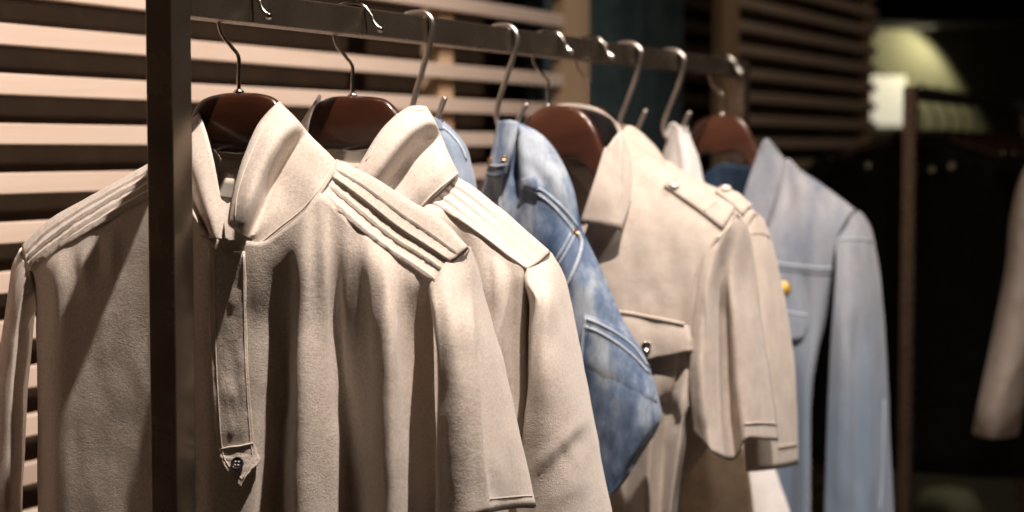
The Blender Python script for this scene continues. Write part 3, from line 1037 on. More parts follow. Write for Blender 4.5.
def jeans():
    fr = Frame(507, 24)
    root = thing('jeans', fr, 'medium blue washed jeans folded over an S-hook, back pocket showing', 'jeans')
    net = jeans_net()
    fl = folds([((513, 128), (507, 180), 4.5, -.016, 4), ((513, 150), (507, 215), 8, -.010), ((522, 140), (527, 176), 6, .008), ((528, 170), (545, 200), 6, .004), ((538, 145), (566, 180), 5, -.003), ((516, 150), (560, 205), 5, -.003), ((540, 150), (580, 225), 8, .003), ((505, 170), (518, 215), 7, -.006),
                ((530, 215), (590, 300), 12, .003), ((540, 270), (570, 300), 10, -.003), ((590, 260), (610, 300), 7, -.002), ((560, 400), (600, 480), 10, .003), ((620, 380), (600, 450), 14, .002), ((640, 370), (652, 415), 6, .002)])
    G = sheet(fr, net, 8, 6, lambda a, b, x, y: fl(x, y), .0018, 30, 31.)
    v, f = gmesh(G); f = orient(v, f, fr.cl)
    B = [[(p + Vector((0, .022 * math.sin(PI * i / (len(r) - 1)) ** .5, 0))) if 0 < i < len(r) - 1 else p.copy() for i, p in enumerate(r)] for r in G]
    # rear layer: further behind than the front by the thickness of the fold
    for r, g in zip(B, G):
        for i in range(len(r)):
            r[i].y = max(r[i].y, g[i].y + .0005)
    bv, bf = gmesh(B)
    bf = orient(bv, bf, fr.cl)
    k = len(v)
    # close the bottom
    n = len(G[0]); last = (len(G) - 1) * n
    clo = [(last + i, last + i + 1, k + last + i + 1, k + last + i) for i in range(n - 1)]
    obj('denim_legs', v + bv, f + [tuple(i + k for i in t[::-1]) for t in bf] + clo, M['jeans'], root)
    bvh = bvh_of(v, f)
    md = M['jeans']
    # waistband standing up through the hook
    wb = [[(498, 121, -.030), (505, 120, -.034), (512, 120, -.034), (518, 122, -.030)], [(494, 140, -.034), (502, 141, -.038), (510, 141, -.038), (516, 139, -.032)],
          [(489, 162, -.036), (497, 163, -.041), (504, 162, -.041), (510, 160, -.034)], [(485, 176, -.034), (493, 178, -.039), (500, 177, -.039), (506, 174, -.032)]]
    wv, wf, _, wo = panel(fr, root, 'waistband', md, wb, 5, 5, None, thick=.003, amp=.0008, seed=3)
    wbv = bvh_of(wv, wf)
    button(fr, wo, 'rivet', M['brass'], wbv, 491, 160, .0028, None, .0018)
    button(fr, wo, 'rivet', M['brass'], wbv, 504.5, 158, .0028, None, .0018)
    seam(fr, wo, 'stitching', M['blue_stitch'], wbv, [(489, 165), (497, 166), (506, 164)], .0010, .0006)
    seam(fr, root, 'fly_seam', M['blue_stitch'], bvh, [(510, 160), (504, 172), (502, 186), (501, 204), (503, 222)], .0017, .0030)
    patch(fr, root, 'belt_loop', md, bvh, [[(525, 179), (530, 177), (537, 181)], [(524, 186), (530, 187), (539, 192)]], 4, 4, .006, .003)
    seam(fr, root, 'pocket_edge', M['blue_stitch'], bvh, [(528, 188), (541, 196), (554, 207), (565, 220), (574, 232)], .0012, .0010)
    seam(fr, root, 'pocket_edge', M['blue_stitch'], bvh, [(534, 186), (546, 193), (558, 203), (568, 214), (577, 226)], .0012, .0010)
    button(fr, root, 'rivet', M['brass'], bvh, 574.5, 232, .0034, None, .002)
    seam(fr, root, 'side_seam', M['blue_stitch'], bvh, [(577, 232), (581, 242), (579, 255), (575, 267), (569, 282), (565, 292)], .0018, .0014)
    seam(fr, root, 'stitching', M['blue_stitch'], bvh, [(574, 236), (568, 248), (559, 264), (552, 272)], .0008, .0010)
    seam(fr, root, 'stitching', M['blue_stitch'], bvh, [(570, 234), (564, 246), (555, 261)], .0008, .0010)
    # back pocket
    pk = [[(585, 314), (600, 320), (618, 330), (636, 344), (649, 362)], [(582, 330), (600, 338), (620, 350), (638, 364), (653, 380)], [(580, 352), (600, 362), (622, 374), (640, 386), (656, 398)],
          [(580, 385), (600, 396), (622, 404), (640, 408), (655, 410)]]
    pv, pf, _, po = patch(fr, root, 'back_pocket', md, bvh, pk, 6, 6, .0004, .0008, amp=.0008, seed=4, puff=lambda a, b: .0010 + .0024 * max(0, 1 - 1.2 * b) - .0050 * max(0, (b - .72) / .28))
    pb = bvh_of(pv, pf)
    for q in ([(584.5, 318), (600, 324), (618, 334), (635, 348), (648, 366)], [(584, 326), (599, 332), (617, 343), (634, 357), (649, 373)]):
        seam(fr, po, 'stitching', M['blue_stitch'], pb, q, .0012, .0006)
    seam(fr, po, 'stitching', M['blue_stitch'], pb, [(586, 318), (583.5, 332), (582, 352), (582, 380)], .0012, .0006)
    seam(fr, po, 'stitching', M['jeans_dark'], pb, [(590, 323), (587, 340), (585.5, 360), (585, 385)], .0010, .0004)

    fr = Frame(422, 22)
    root = thing('jeans', fr, 'pale blue denim peeking out behind the collar of the second cream shirt', 'jeans')
    rows = [[(414, 120), (419, 118), (426, 118), (434, 119), (440, 122)], [(408, 140), (418, 136), (430, 133), (442, 129), (452, 130)], [(404, 165), (418, 160), (434, 154), (450, 147), (464, 145)],
            [(402, 195), (420, 190), (438, 182), (456, 170), (470, 167)], [(404, 240), (425, 236), (445, 228), (464, 206), (473, 190)], [(412, 300), (432, 296), (452, 285), (468, 262), (478, 240)],
            [(424, 380), (442, 378), (460, 370), (476, 350), (488, 330)], [(436, 440), (452, 442), (468, 436), (482, 424), (494, 410)]]
    net = [[(x, y, w * (.4 + .6 * min(1, j / 3))) for (x, y), w in zip(r, (.004, -.014, -.022, -.016, .004))] for j, r in enumerate(rows)]
    G = sheet(fr, net, 6, 6, None, .0018, 30, 41.)
    v, f = gmesh(G); f = orient(v, f, fr.cl)
    B = [[p + Vector((0, .03 * math.sin(PI * i / (len(r) - 1)) ** .5, 0)) for i, p in enumerate(r)] for r in G]
    bv, bf = gmesh(B); bf = orient(bv, bf, fr.cl)
    k = len(v); n = len(G[0]); last = (len(G) - 1) * n
    obj('denim_legs', v + bv, f + [tuple(i + k for i in t[::-1]) for t in bf] + [(last + i, last + i + 1, k + last + i + 1, k + last + i) for i in range(n - 1)], M['jeans_pale'], root)
    bvh = bvh_of(v, f)
    seam(fr, root, 'stitching', M['blue_stitch'], bvh, [(440, 126), (450, 134), (460, 146), (466, 160)], .0012, .0008)
    wb = [[(415, 119, -.024), (424, 117, -.028), (434, 117, -.028), (441, 121, -.024)], [(411, 136, -.028), (422, 134, -.032), (434, 131, -.030), (444, 130, -.024)]]
    panel(fr, root, 'waistband', M['jeans_pale'], wb, 5, 5, None, thick=.003, amp=.0006, seed=5)


jeans()


# ------------------------------------------------------------------ button-pocket shirt
def shirt_three():
    fr = Frame(548, 24)
    root = thing('pocket_shirt', fr, 'beige shirt with a buttoned chest pocket and epaulettes, hanging right behind the medium blue jeans', 'shirt')
    cm = M['ecru']
    R = [[(428, 232, -.010), (470, 198, -.010), (515, 172, -.020), (550, 222, -.058), (575, 236, -.066), (590, 216, -.058), (606, 192, -.046), (626, 168, -.022), (646, 156, 0), (672, 171, 0), (700, 187, 0), (720, 199, 0), (738, 212, 0)],
         [(428, 246, -.024), (472, 220, -.030), (517, 200, -.042), (552, 240, -.064), (576, 250, -.070), (592, 235, -.064), (608, 215, -.056), (628, 192, -.038), (648, 176, -.020), (671, 188, -.020), (695, 205, -.020), (713, 219, -.020), (728, 232, -.020)],
         [(430, 270, -.024), (474, 260, -.042), (519, 255, -.054), (553, 266, -.068), (577, 275, -.074), (594, 262, -.069), (611, 250, -.064), (631, 235, -.056), (650, 224, -.046), (668, 228, -.042), (688, 238, -.040), (705, 248, -.038), (718, 258, -.034)],
         [(432, 310, -.022), (476, 308, -.046), (521, 306, -.058), (554, 305, -.070), (578, 304, -.076), (596, 302, -.072), (614, 300, -.070), (633, 299, -.066), (652, 298, -.060), (668, 297, -.056), (685, 297, -.050), (698, 298, -.044), (708, 300, -.034)],
         [(433, 365, -.020), (477, 364, -.046), (522, 364, -.058), (554, 364, -.070), (578, 363, -.076), (596, 363, -.073), (615, 362, -.071), (634, 361, -.068), (652, 360, -.062), (666, 359, -.058), (680, 358, -.054), (689, 358, -.050), (697, 358, -.034)],
         [(433, 430, -.020), (477, 430, -.046), (522, 430, -.058), (554, 430, -.070), (578, 430, -.076), (596, 430, -.066), (614, 430, -.052), (632, 430, -.046), (650, 430, -.066), (659, 430, -.050), (668, 430, -.044), (681, 430, -.068), (688, 430, -.034)],
         [(433, 512, -.020), (477, 512, -.046), (522, 512, -.058), (554, 512, -.070), (578, 512, -.076), (594, 512, -.064), (610, 512, -.046), (626, 512, -.038), (645, 512, -.068), (655, 512, -.046), (662, 512, -.040), (670, 512, -.072), (678, 512, -.034)]]
    fl = folds([((618, 300), (664, 314), 4, .002, 6), ((624, 297), (640, 312), 3, -.002, 4), ((640, 300), (654, 312), 3, .002, 4), ((650, 300), (670, 316), 3, -.0018, 4), ((656, 375), (690, 410), 7, .004, 8), ((662, 395), (684, 430), 6, -.005, 8),
                ((690, 260), (694, 330), 8, .0025), ((703, 250), (702, 320), 6, -.003), ((640, 200), (655, 290), 10, .002), ((625, 205), (635, 290), 8, -.0018), ((668, 240), (672, 300), 8, -.0015)])
    ridge = [(425, 222, .002), (470, 190, .002), (515, 160, .010), fr.L(540, 165, .045), fr.L(560, 168, .05), fr.L(600, 166, .045), (640, 158, .012), (672, 172, .002), (705, 190, .002), (725, 202, .002), (742, 216, .002)]
    bv, bf, _, _ = body(fr, root, cm, ext(R, 600, 700, 800), ridge, .034, 6, 6, lambda a, b, x, y: fl(x, y), .0009, 33.)
    bvh = bvh_of(bv, bf)
    cols = [[(580, 223, -.094), (592, 187, -.088), (607, 147, -.062), (603, 170, -.052), (600, 200, -.050)],
            [(601, 226, -.088), (607, 186, -.080), (614, 138, -.044), (611, 160, -.042), (610, 186, -.042)],
            [(620, 228.5, -.078), (620, 186, -.064), (619, 133, -.026), (617, 152, -.026), (615, 174, -.026)],
            [(623, 227, -.066), (623, 183, -.054), (621, 130, -.020), (618, 150, -.020), (616, 172, -.020)],
            [(634, 186, -.024), (629, 150, -.014), (612, 118, .006), (610, 140, .004), (609, 165, .004)],
            [(618, 168, .030), (612, 136, .036), (592, 106.5, .030), (590, 128, .028), (589, 158, .028)],
            [(566, 168, .060), (566, 136, .058), (562, 104, .048), (562, 126, .046), (562, 156, .048)],
            [(522, 168, .040), (520, 140, .038), (526, 116, .030), (526, 134, .030), (526, 160, .030)]]
    panel(fr, root, 'collar', cm, [[c[k] for c in cols] for k in range(5)], 7, 6, None, thick=.0026, amp=.0005, seed=32)
    inb = [[fr.L(x, y, w) for x, y, w in r] for r in ([(515, 160, .03), (560, 162, .050), (610, 162, .03)], [(515, 210, .028), (560, 215, .048), (610, 210, .028)], [(515, 260, .026), (560, 265, .046), (610, 260, .026)])]
    iv, if_, _, _ = panel(fr, root, 'neck_facing', cm, inb, 6, 6, None, local=True, amp=.001)
    shade_net = [[(621, 138, -.026), (614, 124, -.004), (608, 117, .010), (591, 110, .020), (564, 108, .038), (530, 118, .022)],
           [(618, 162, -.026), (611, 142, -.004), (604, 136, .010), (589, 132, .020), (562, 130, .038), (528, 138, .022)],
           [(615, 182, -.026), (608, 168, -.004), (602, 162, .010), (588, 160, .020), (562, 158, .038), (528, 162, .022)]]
    panel(fr, root, 'collar_shade', M['black2'], shade_net, 6, 5, None, thick=.0008, amp=.0003)  # charcoal sheet standing in for the shade inside the back of the collar
    # chest pocket
    pk = [[(606, 316), (630, 320), (655, 324), (682, 328)], [(608, 360), (632, 362), (656, 362), (678, 360)], [(610, 400), (634, 402), (655, 402), (672, 398)]]
    patch(fr, root, 'chest_pocket', cm, bvh, pk, 5, 5, .002, .002, amp=.0012, seed=4)
    fn = [[(606, 309), (620, 312), (640, 315), (665, 320), (689, 325)], [(610, 330), (624, 332), (643, 334), (665, 337), (689, 338)], [(618, 358), (632, 361), (646, 360), (667, 355), (689, 350)]]
    fv, ff, _, fo = patch(fr, root, 'pocket_flap', cm, bvh, fn, 6, 6, .006, .0026, amp=.001, seed=7, puff=lambda a, b: .006 * b + .002 * math.sin(PI * b))
    fb = bvh_of(fv, ff)
    seam(fr, fo, 'piping', cm, fb, [(607, 310), (620, 312.5), (640, 315.5), (665, 320.5), (689, 325.5)], .0022, .001)
    button(fr, fo, 'button', M['chrome'], fb, 646, 346, .0055, None, .003)
    # epaulette
    en = [[(664, 187, 0), (672, 179, 0), (680, 176, 0)], [(681, 199, 0), (690, 188, 0), (697, 184, 0)], [(702, 214, 0), (712, 200, 0), (718, 196, 0)], [(722, 230, 0), (732, 214, 0), (738, 209, 0)]]
    ev, ef, _, eo = patch(fr, root, 'epaulette', cm, bvh, [[(x, y) for x, y, _ in r] for r in en], 5, 6, .004, .0024, amp=.0004, seed=3)
    eb = bvh_of(ev, ef)
    button(fr, eo, 'button', M['pearl'], eb, 674, 185, .0062, None, .003)
    seam(fr, eo, 'stitching', M['stitch'], eb, [(704, 211), (711, 205), (717, 201)], .0008)
    # sleeves
    sr = [[(720, 238, -.034), (728, 228, -.020), (735, 220, -.006), (740, 216, .004), (744, 219, .018), (746, 224, .026)],
          [(706, 256, -.044), (718, 246, -.036), (729, 238, -.016), (742, 229, .004), (748, 232, .022), (751, 238, .032)],
          [(698, 290, -.052), (709, 286, -.050), (722, 280, -.016), (733, 276, -.012), (748, 274, .022), (757, 278, .040)],
          [(693, 330, -.056), (708, 328, -.058), (724, 326, -.006), (735, 324, -.022), (752, 322, .014), (762, 324, .044)],
          [(690, 380, -.060), (708, 380, -.064), (727, 380, -.002), (738, 378, -.026), (757, 376, .010), (770, 376, .046)],
          [(692, 412, -.060), (710, 418, -.066), (730, 420, -.002), (742, 412, -.028), (760, 408, .008), (775, 408, .046)],
          [(694, 432, -.060), (714, 452, -.066), (734, 460, -.004), (745, 440, -.030), (763, 440, .006), (779, 441, .046)]]
    sf = folds([((703, 300), (714, 455), 3.5, -.0060, 25), ((723, 262), (729, 455), 3, -.0060, 50), ((700, 350), (705, 430), 6, .0025, 15), ((750, 300), (755, 430), 6, .002)])
    sv, sf_, _, so = sleeve(fr, root, cm, sr, .050, 6, 7, lambda a, b, x, y: sf(x, y), .0009, 53.)
    sb = bvh_of(sv, sf_)
    seam(fr, so, 'cuff_seam', cm, sb, [(744, 424), (754, 423), (765, 423), (776, 424)], .0010, .0004)
    hanger(fr, 'reddish brown wooden hanger holding the button-pocket shirt', [(436, 226), (480, 192), (508, 158), (524, 126), (533, 114), (545, 106.5), (560, 105.5), (573, 106.5), (585, 113), (596, 129), (606, 150), (634, 176), (665, 184), (700, 206), (732, 226)],
           hook_wire(fr.L(548, 106, 0).z), hump=.066, mat='mahogany')


def shirt_four():
    fr = Frame(590, 24)
    root = thing('epaulette_shirt', fr, 'sand beige epaulette shirt half hidden behind the button-pocket shirt', 'shirt')
    cm = M['sand']
    R = [[(490, 250, -.012), (540, 205, -.012), (572, 175, -.020), (600, 210, -.058), (620, 225, -.066), (636, 205, -.055), (650, 180, -.034), (664, 160, 0), (690, 175, 0), (715, 187, 0), (735, 193, 0), (757, 213, 0)],
         [(490, 270, -.024), (542, 235, -.034), (574, 215, -.042), (602, 235, -.064), (621, 245, -.068), (637, 228, -.062), (651, 206, -.048), (666, 186, -.020), (690, 196, -.020), (712, 206, -.020), (731, 213, -.020), (748, 228, -.020)],
         [(490, 330, -.022), (543, 325, -.046), (576, 322, -.056), (604, 320, -.068), (622, 318, -.072), (638, 316, -.068), (653, 314, -.062), (668, 312, -.056), (688, 310, -.050), (706, 308, -.046), (722, 306, -.042), (732, 306, -.034)],
         [(490, 430, -.020), (543, 430, -.046), (576, 430, -.058), (604, 430, -.068), (622, 430, -.072), (638, 430, -.066), (653, 430, -.060), (668, 430, -.056), (684, 430, -.050), (698, 430, -.046), (708, 430, -.042), (716, 430, -.034)],
         [(490, 512, -.020), (543, 512, -.046), (576, 512, -.058), (600, 512, -.068), (612, 512, -.072), (620, 512, -.066), (628, 512, -.060), (636, 512, -.056), (642, 512, -.050), (648, 512, -.046), (654, 512, -.042), (660, 512, -.034)]]
    ridge = [(488, 240, .002), (540, 195, .002), (572, 165, .012), fr.L(595, 172, .045), fr.L(618, 172, .048), fr.L(640, 168, .045), (662, 161, .010), (690, 176, .002), (715, 188, .002), (735, 194, .002), (758, 214, .002)]
    bv, bf, _, _ = body(fr, root, cm, ext(R, 600, 680), ridge, .045, 6, 6, None, .0009, 63.)
    bvh = bvh_of(bv, bf)
    cols = [[(612, 222, -.082), (614, 190, -.076), (616, 146, -.050), (614, 165, -.045), (612, 190, -.045)],
            [(634, 205, -.060), (630, 172, -.052), (627, 126, -.022), (624, 150, -.022), (622, 175, -.022)],
            [(658, 176, -.028), (652, 160, -.024), (641, 132, -.004), (634, 152, -.006), (632, 172, -.004)],
            [(672, 176, .000), (668, 166, .004), (656, 149, .014), (645, 156, .016), (642, 170, .016)],
            [(650, 172, .050), (648, 160, .048), (636, 141, .038), (632, 155, .036), (630, 168, .036)],
            [(606, 170, .056), (606, 150, .054), (602, 128, .044), (602, 142, .042), (602, 162, .044)]]
    panel(fr, root, 'collar', cm, [[c[k] for c in cols] for k in range(5)], 7, 6, None, thick=.0026, amp=.0005, seed=62)
    en = [[(715, 193), (722, 187), (729, 185)], [(728, 203), (736, 195), (742, 195)], [(742, 216), (749, 208), (756, 209)]]
    ev, ef, _, eo = patch(fr, root, 'epaulette', cm, bvh, en, 5, 6, .004, .0024, amp=.0004, seed=3)
    button(fr, eo, 'button', M['pearl'], bvh_of(ev, ef), 726, 190, .006, None, .003)
    sr = [[(742, 236, -.034), (748, 226, -.018), (754, 216, -.004), (759, 214, .008), (764, 220, .022), (766, 226, .028)],
          [(736, 262, -.044), (748, 252, -.034), (758, 240, -.010), (766, 236, .008), (772, 242, .026), (774, 250, .034)],
          [(736, 310, -.052), (750, 306, -.050), (764, 302, -.028), (775, 300, .004), (785, 302, .034), (786, 306, .042)],
          [(738, 370, -.056), (754, 370, -.058), (770, 368, -.038), (782, 367, .000), (793.5, 366, .036), (794, 370, .046)],
          [(742, 425, -.056), (758, 424, -.060), (774, 422, -.042), (786, 421, -.002), (796.5, 420, .036), (797, 422, .048)],
          [(746, 472, -.056), (760, 471, -.060), (775, 469, -.044), (787, 467, -.004), (797.5, 464, .036), (798, 465, .048)]]
    sv, sf_, _, so = sleeve(fr, root, cm, sr, .022, 6, 7, None, .0010, 73.)
    sb = bvh_of(sv, sf_)
    seam(fr, so, 'cuff_seam', cm, sb, [(778, 447), (785, 446), (796, 444)], .0010, .0004)
    seam(fr, so, 'armhole_seam', cm, sb, [(750, 234), (757, 233), (764, 234), (770, 238)], .0008, .0003)
    hanger(fr, 'reddish wooden hanger mostly hidden, inside the sand beige epaulette shirt', [(500, 250), (540, 214), (562, 165), (572, 124), (580, 111), (591, 107.5), (603, 109), (613, 121), (624, 144), (650, 176), (690, 186), (725, 202), (752, 222)],
           hook_wire(fr.L(590, 108, 0).z), hump=.062, mat='mahogany')


shirt_three()
shirt_four()


# ------------------------------------------------------------------ cloth pieces gathered on S-hooks
def gathered(key, name, label, cat, mat, rows, folds_l, seed):
    fr = Frame(HK[key][0], 20)
    root = thing(name, fr, label, cat)
    net = [[(x, y, w) for (x, y), w in zip(r, ws)] for r, ws in rows]
    fl = folds(folds_l)
    G = sheet(fr, net, 7, 6, lambda a, b, x, y: fl(x, y), .0012, 34, seed)
    v, f = gmesh(G); f = orient(v, f, fr.cl)
    B = [[p + Vector((0, .035 * math.sin(PI * i / (len(r) - 1)) ** .5, 0)) for i, p in enumerate(r)] for r in G]
    bv, bf = gmesh(B); bf = orient(bv, bf, fr.cl)
    k = len(v)
    obj('cloth', v + bv, f + [tuple(i + k for i in t[::-1]) for t in bf], mat, root, solid=.0012)
    loop = MB(); a = fr.L(rows[0][0][1][0], rows[0][0][1][1] + 2, -.004)
    lp = MB(); lp.tube([a + Vector((-.010, 0, -.012)), a + Vector((-.004, -.003, .004)), a + Vector((.004, -.003, .004)), a + Vector((.010, 0, -.012))], .0016, n=8)
    lp.build('hanging_loop', mat, root)
    return root


wv = (.006, -.012, -.020, -.012, .006)
gathered('white', 'white_blouse', 'white cloth garment gathered on an S-hook between the beige shirts and the denim shirt', 'blouse', M['white'],
         [([(670, 128), (674, 126), (678, 126), (681, 127), (684, 129)], wv), ([(667, 139), (672, 138), (678, 137), (684, 137), (689, 139)], wv), ([(663, 158), (671, 157), (680, 156), (689, 156), (697, 158)], wv),
          ([(661, 185), (672, 184), (683, 184), (694, 184), (704, 186)], wv), ([(664, 260), (680, 260), (695, 260), (709, 260), (722, 260)], wv), ([(672, 350), (692, 350), (711, 350), (728, 350), (744, 350)], wv),
          ([(690, 440), (710, 440), (730, 440), (748, 440), (766, 440)], wv), ([(705, 515), (730, 515), (752, 515), (772, 515), (791, 515)], wv), ([(715, 580), (745, 580), (770, 580), (792, 580), (812, 580)], wv)],
         [((676, 130), (678, 200), 3, -.003), ((684, 140), (694, 210), 4, .003), ((670, 140), (668, 190), 3, .002)], 81.)
gathered('khaki', 'khaki_trousers', 'brown khaki cloth seen low below the beige sleeves', 'trousers', M['khaki'],
         [([(621, 131), (624, 129), (628, 129), (632, 130), (635, 132)], wv), ([(618, 150), (624, 148), (630, 147), (636, 147), (641, 150)], wv), ([(612, 190), (624, 190), (636, 190), (648, 190), (658, 190)], wv),
          ([(608, 280), (628, 280), (648, 280), (668, 280), (686, 280)], wv), ([(612, 380), (638, 380), (664, 380), (690, 380), (716, 380)], wv), ([(622, 450), (652, 450), (682, 450), (712, 450), (744, 450)], wv),
          ([(630, 515), (660, 515), (690, 515), (720, 515), (754, 515)], wv), ([(635, 590), (665, 590), (695, 590), (725, 590), (760, 590)], wv)],
         [((690, 300), (715, 512), 8, .004)], 91.)


# ------------------------------------------------------------------ denim shirt
def denim_shirt():
    fr = Frame(722, 24)
    root = thing('denim_shirt', fr, 'washed light blue denim shirt with a round yellow pin, farthest garment on the near rail', 'shirt')
    cm = M['jacket']
    R = [[(640, 250, -.012), (670, 215, -.014), (700, 200, -.030), (722, 226, -.058), (745, 240, -.066), (762, 226, -.060), (774, 190, -.038), (786, 159, -.002), (802, 171, 0), (820, 183, 0), (838, 196, 0), (855, 209, 0)],
         [(640, 265, -.022), (671, 240, -.034), (702, 230, -.046), (724, 246, -.064), (746, 256, -.068), (763, 246, -.064), (776, 214, -.042), (787, 184, -.010), (800, 192, -.022), (815, 202, -.022), (830, 213, -.022), (844, 225, -.022)],
         [(640, 300, -.022), (672, 285, -.042), (703, 275, -.056), (725, 275, -.068), (747, 278, -.070), (764, 274, -.068), (777, 258, -.060), (788, 240, -.048), (800, 238, -.044), (812, 240, -.042), (824, 243, -.040), (835, 248, -.034)],
         [(640, 350, -.020), (672, 345, -.046), (704, 340, -.058), (726, 335, -.070), (748, 332, -.072), (764, 328, -.070), (777, 325, -.066), (788, 322, -.060), (798, 320, -.056), (808, 319, -.052), (817, 318, -.046), (826, 318, -.034)],
         [(640, 420, -.020), (672, 418, -.046), (704, 415, -.058), (726, 412, -.070), (748, 410, -.072), (764, 406, -.070), (776, 403, -.066), (786, 400, -.058), (794, 398, -.052), (801, 396, -.064), (808, 394, -.066), (812, 392, -.044)],
         [(640, 512, -.020), (672, 512, -.046), (704, 512, -.058), (726, 512, -.070), (746, 512, -.072), (760, 512, -.070), (772, 512, -.062), (782, 512, -.050), (791, 512, -.050), (799, 512, -.068), (807, 512, -.070), (811, 512, -.044)]]
    ridge = [(638, 240, .002), (668, 205, .002), (695, 180, .012), fr.L(705, 200, .046), fr.L(722, 204, .054), fr.L(760, 200, .046), (785, 160, .010), (802, 172, .002), (820, 184, .002), (838, 197, .002), (856, 210, .002)]
    fl = folds([((800, 250), (805, 320), 6, -.003), ((815, 240), (812, 320), 6, .003), ((790, 270), (790, 320), 6, .002), ((806, 320), (804, 390), 5, -.003)])
    bv, bf, _, _ = body(fr, root, cm, ext(R, 600, 680), ridge, .05, 6, 6, lambda a, b, x, y: fl(x, y), .0010, 103.)
    bvh = bvh_of(bv, bf)
    nets = [[(764, 144, -.052), (768, 138.5, -.030), (776, 148, -.016), (785, 159, -.004)],
            [(756, 161, -.064), (765, 163, -.052), (774, 168, -.038), (782, 172, -.026)],
            [(748, 182, -.076), (757, 187, -.070), (767, 193, -.060), (776, 197, -.050)],
            [(741, 206, -.086), (749, 213, -.082), (758, 221, -.076), (766, 228, -.070)]]
    panel(fr, root, 'collar', cm, nets, 7, 6, None, thick=.003, amp=.0004, seed=102)
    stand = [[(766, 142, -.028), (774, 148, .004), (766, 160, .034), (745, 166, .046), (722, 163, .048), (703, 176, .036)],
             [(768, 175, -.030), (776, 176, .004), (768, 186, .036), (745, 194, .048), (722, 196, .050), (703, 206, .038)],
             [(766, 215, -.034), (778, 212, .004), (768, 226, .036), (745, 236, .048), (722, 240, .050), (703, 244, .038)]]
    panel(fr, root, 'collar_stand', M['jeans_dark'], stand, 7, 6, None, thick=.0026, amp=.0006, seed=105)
    # yoke seam, pocket, placket and pin
    seam(fr, root, 'yoke_seam', M['blue_stitch'], bvh, [(772, 262), (782, 264), (800, 266), (818, 268), (832, 268)], .0014, .001)
    seam(fr, root, 'yoke_seam', cm, bvh, [(773, 267), (783, 269), (801, 271), (818, 273), (831, 273)], .0012, .001)
    pk = [[(778, 308), (788, 310), (798, 312), (808, 313)], [(779, 322), (788, 324), (798, 325), (807, 326)], [(783, 336), (790, 339), (797, 339), (803, 336)]]
    pv, pf, _, po = patch(fr, root, 'pocket_flap', cm, bvh, pk, 5, 5, .004, .003, amp=.0004, seed=2, puff=lambda a, b: .003 * b)
    seam(fr, po, 'stitching', M['blue_stitch'], bvh_of(pv, pf), [(779, 310), (788, 312), (798, 314), (807, 315)], .0010, .0006)
    h, no = fr.cast(bvh, 784, 288)
    if no.dot(fr.cl - h) < 0: no = -no
    b = MB(); b.lathe(h + no * .002, no, [(0, 0), (.0072, 0), (.0078, .0015), (.0072, .003), (0, .0036)], 24)
    pin = b.build('round_pin', M['yellow'], root); pin['label'] = 'round yellow pin badge'
    b = MB(); b.lathe(h + no * .0015, no, [(.0074, 0), (.0092, 0), (.0096, .0015), (.0086, .0028), (.0074, .0026)], 24)
    b.build('pin_rim', M['brass'], pin)
    sr = [[(836, 240, -.034), (845, 228, -.018), (852, 216, -.004), (858, 211, .008), (863, 214, .020), (866, 219, .026)],
          [(836, 262, -.042), (849, 250, -.030), (860, 236, -.006), (867, 228, .012), (872, 232, .026), (874, 238, .032)],
          [(834, 296, -.050), (850, 290, -.046), (863, 282, -.020), (873, 276, .006), (880, 278, .032), (881, 284, .040)],
          [(831, 340, -.054), (849, 338, -.056), (865, 335, -.032), (877, 332, .004), (884.5, 331, .036), (885, 336, .044)],
          [(828, 400, -.056), (848, 400, -.058), (866, 398, -.034), (879, 397, .000), (887.5, 396, .036), (888, 400, .046)],
          [(826, 455, -.056), (847, 455, -.058), (866, 455, -.034), (881, 455, .000), (890, 454, .036), (890.5, 458, .046)],
          [(824, 520, -.056), (846, 520, -.058), (867, 520, -.034), (883, 520, .000), (893.5, 520, .036), (894, 522, .046)],
          [(822, 600, -.056), (846, 600, -.058), (868, 600, -.034), (885, 600, .000), (897, 600, .036), (898, 602, .046)]]
    sf = folds([((856, 320), (860, 512), 5, -.008, 30), ((868, 340), (872, 512), 5, .006, 30), ((842, 300), (840, 512), 6, .004), ((877, 350), (881, 512), 4, -.004), ((849, 330), (850, 512), 4, .004)])
    sv, sf_, _, so = sleeve(fr, root, cm, sr, .022, 6, 7, lambda a, b, x, y: sf(x, y), .0009, 113.)
    sb = bvh_of(sv, sf_)
    seam(fr, so, 'armhole_seam', M['blue_stitch'], sb, [(839, 240), (850, 239), (862, 239), (872, 241)], .0012, .001)
    seam(fr, so, 'sleeve_seam', M['blue_stitch'], sb, [(884, 400), (883, 440), (882, 480), (880, 512)], .0006, .0003)
    hanger(fr, 'brown wooden hanger holding the washed denim shirt', [(650, 244), (672, 214), (682, 172), (688, 138), (702, 119), (722, 115), (738, 116), (748, 127), (758, 148), (778, 180), (802, 188), (826, 202), (848, 220)],
           hook_wire(fr.L(722, 115, 0).z), hump=.058, mat='mahogany')


denim_shirt()

# ------------------------------------------------------------------ back of the shop
def back_rack():
    P = CAM + ray(911, 93) * 3.62
    yaw = 25.5
    fr = Frame(o=P, yaw=yaw, base=-P.z)
    root = thing('clothes_rack', fr, 'dim clothes rack at the back right with black garments', 'clothes rack', 'clothes racks')
    t = .0135
    L = 1.45
    b = MB(); b.box((0, L / 2, 0), (2 * t, L - 2 * t, 2 * t)); b.build('rail', M['black2'], root, smooth=False, bevel=.0012)
    for y in (0, L):
        b = MB(); b.box((0, y, (-P.z + .03 + t) / 2), (2 * t, 2 * t, P.z - .03 + t)); b.build('post', M['bronze'], root, smooth=False, bevel=.0012)
        b = MB(); b.box((0, y, -P.z + .0165), (.46, .03, .026)); b.build('foot', M['bronze'], root, smooth=False, bevel=.0012)
    return fr


BR = back_rack()


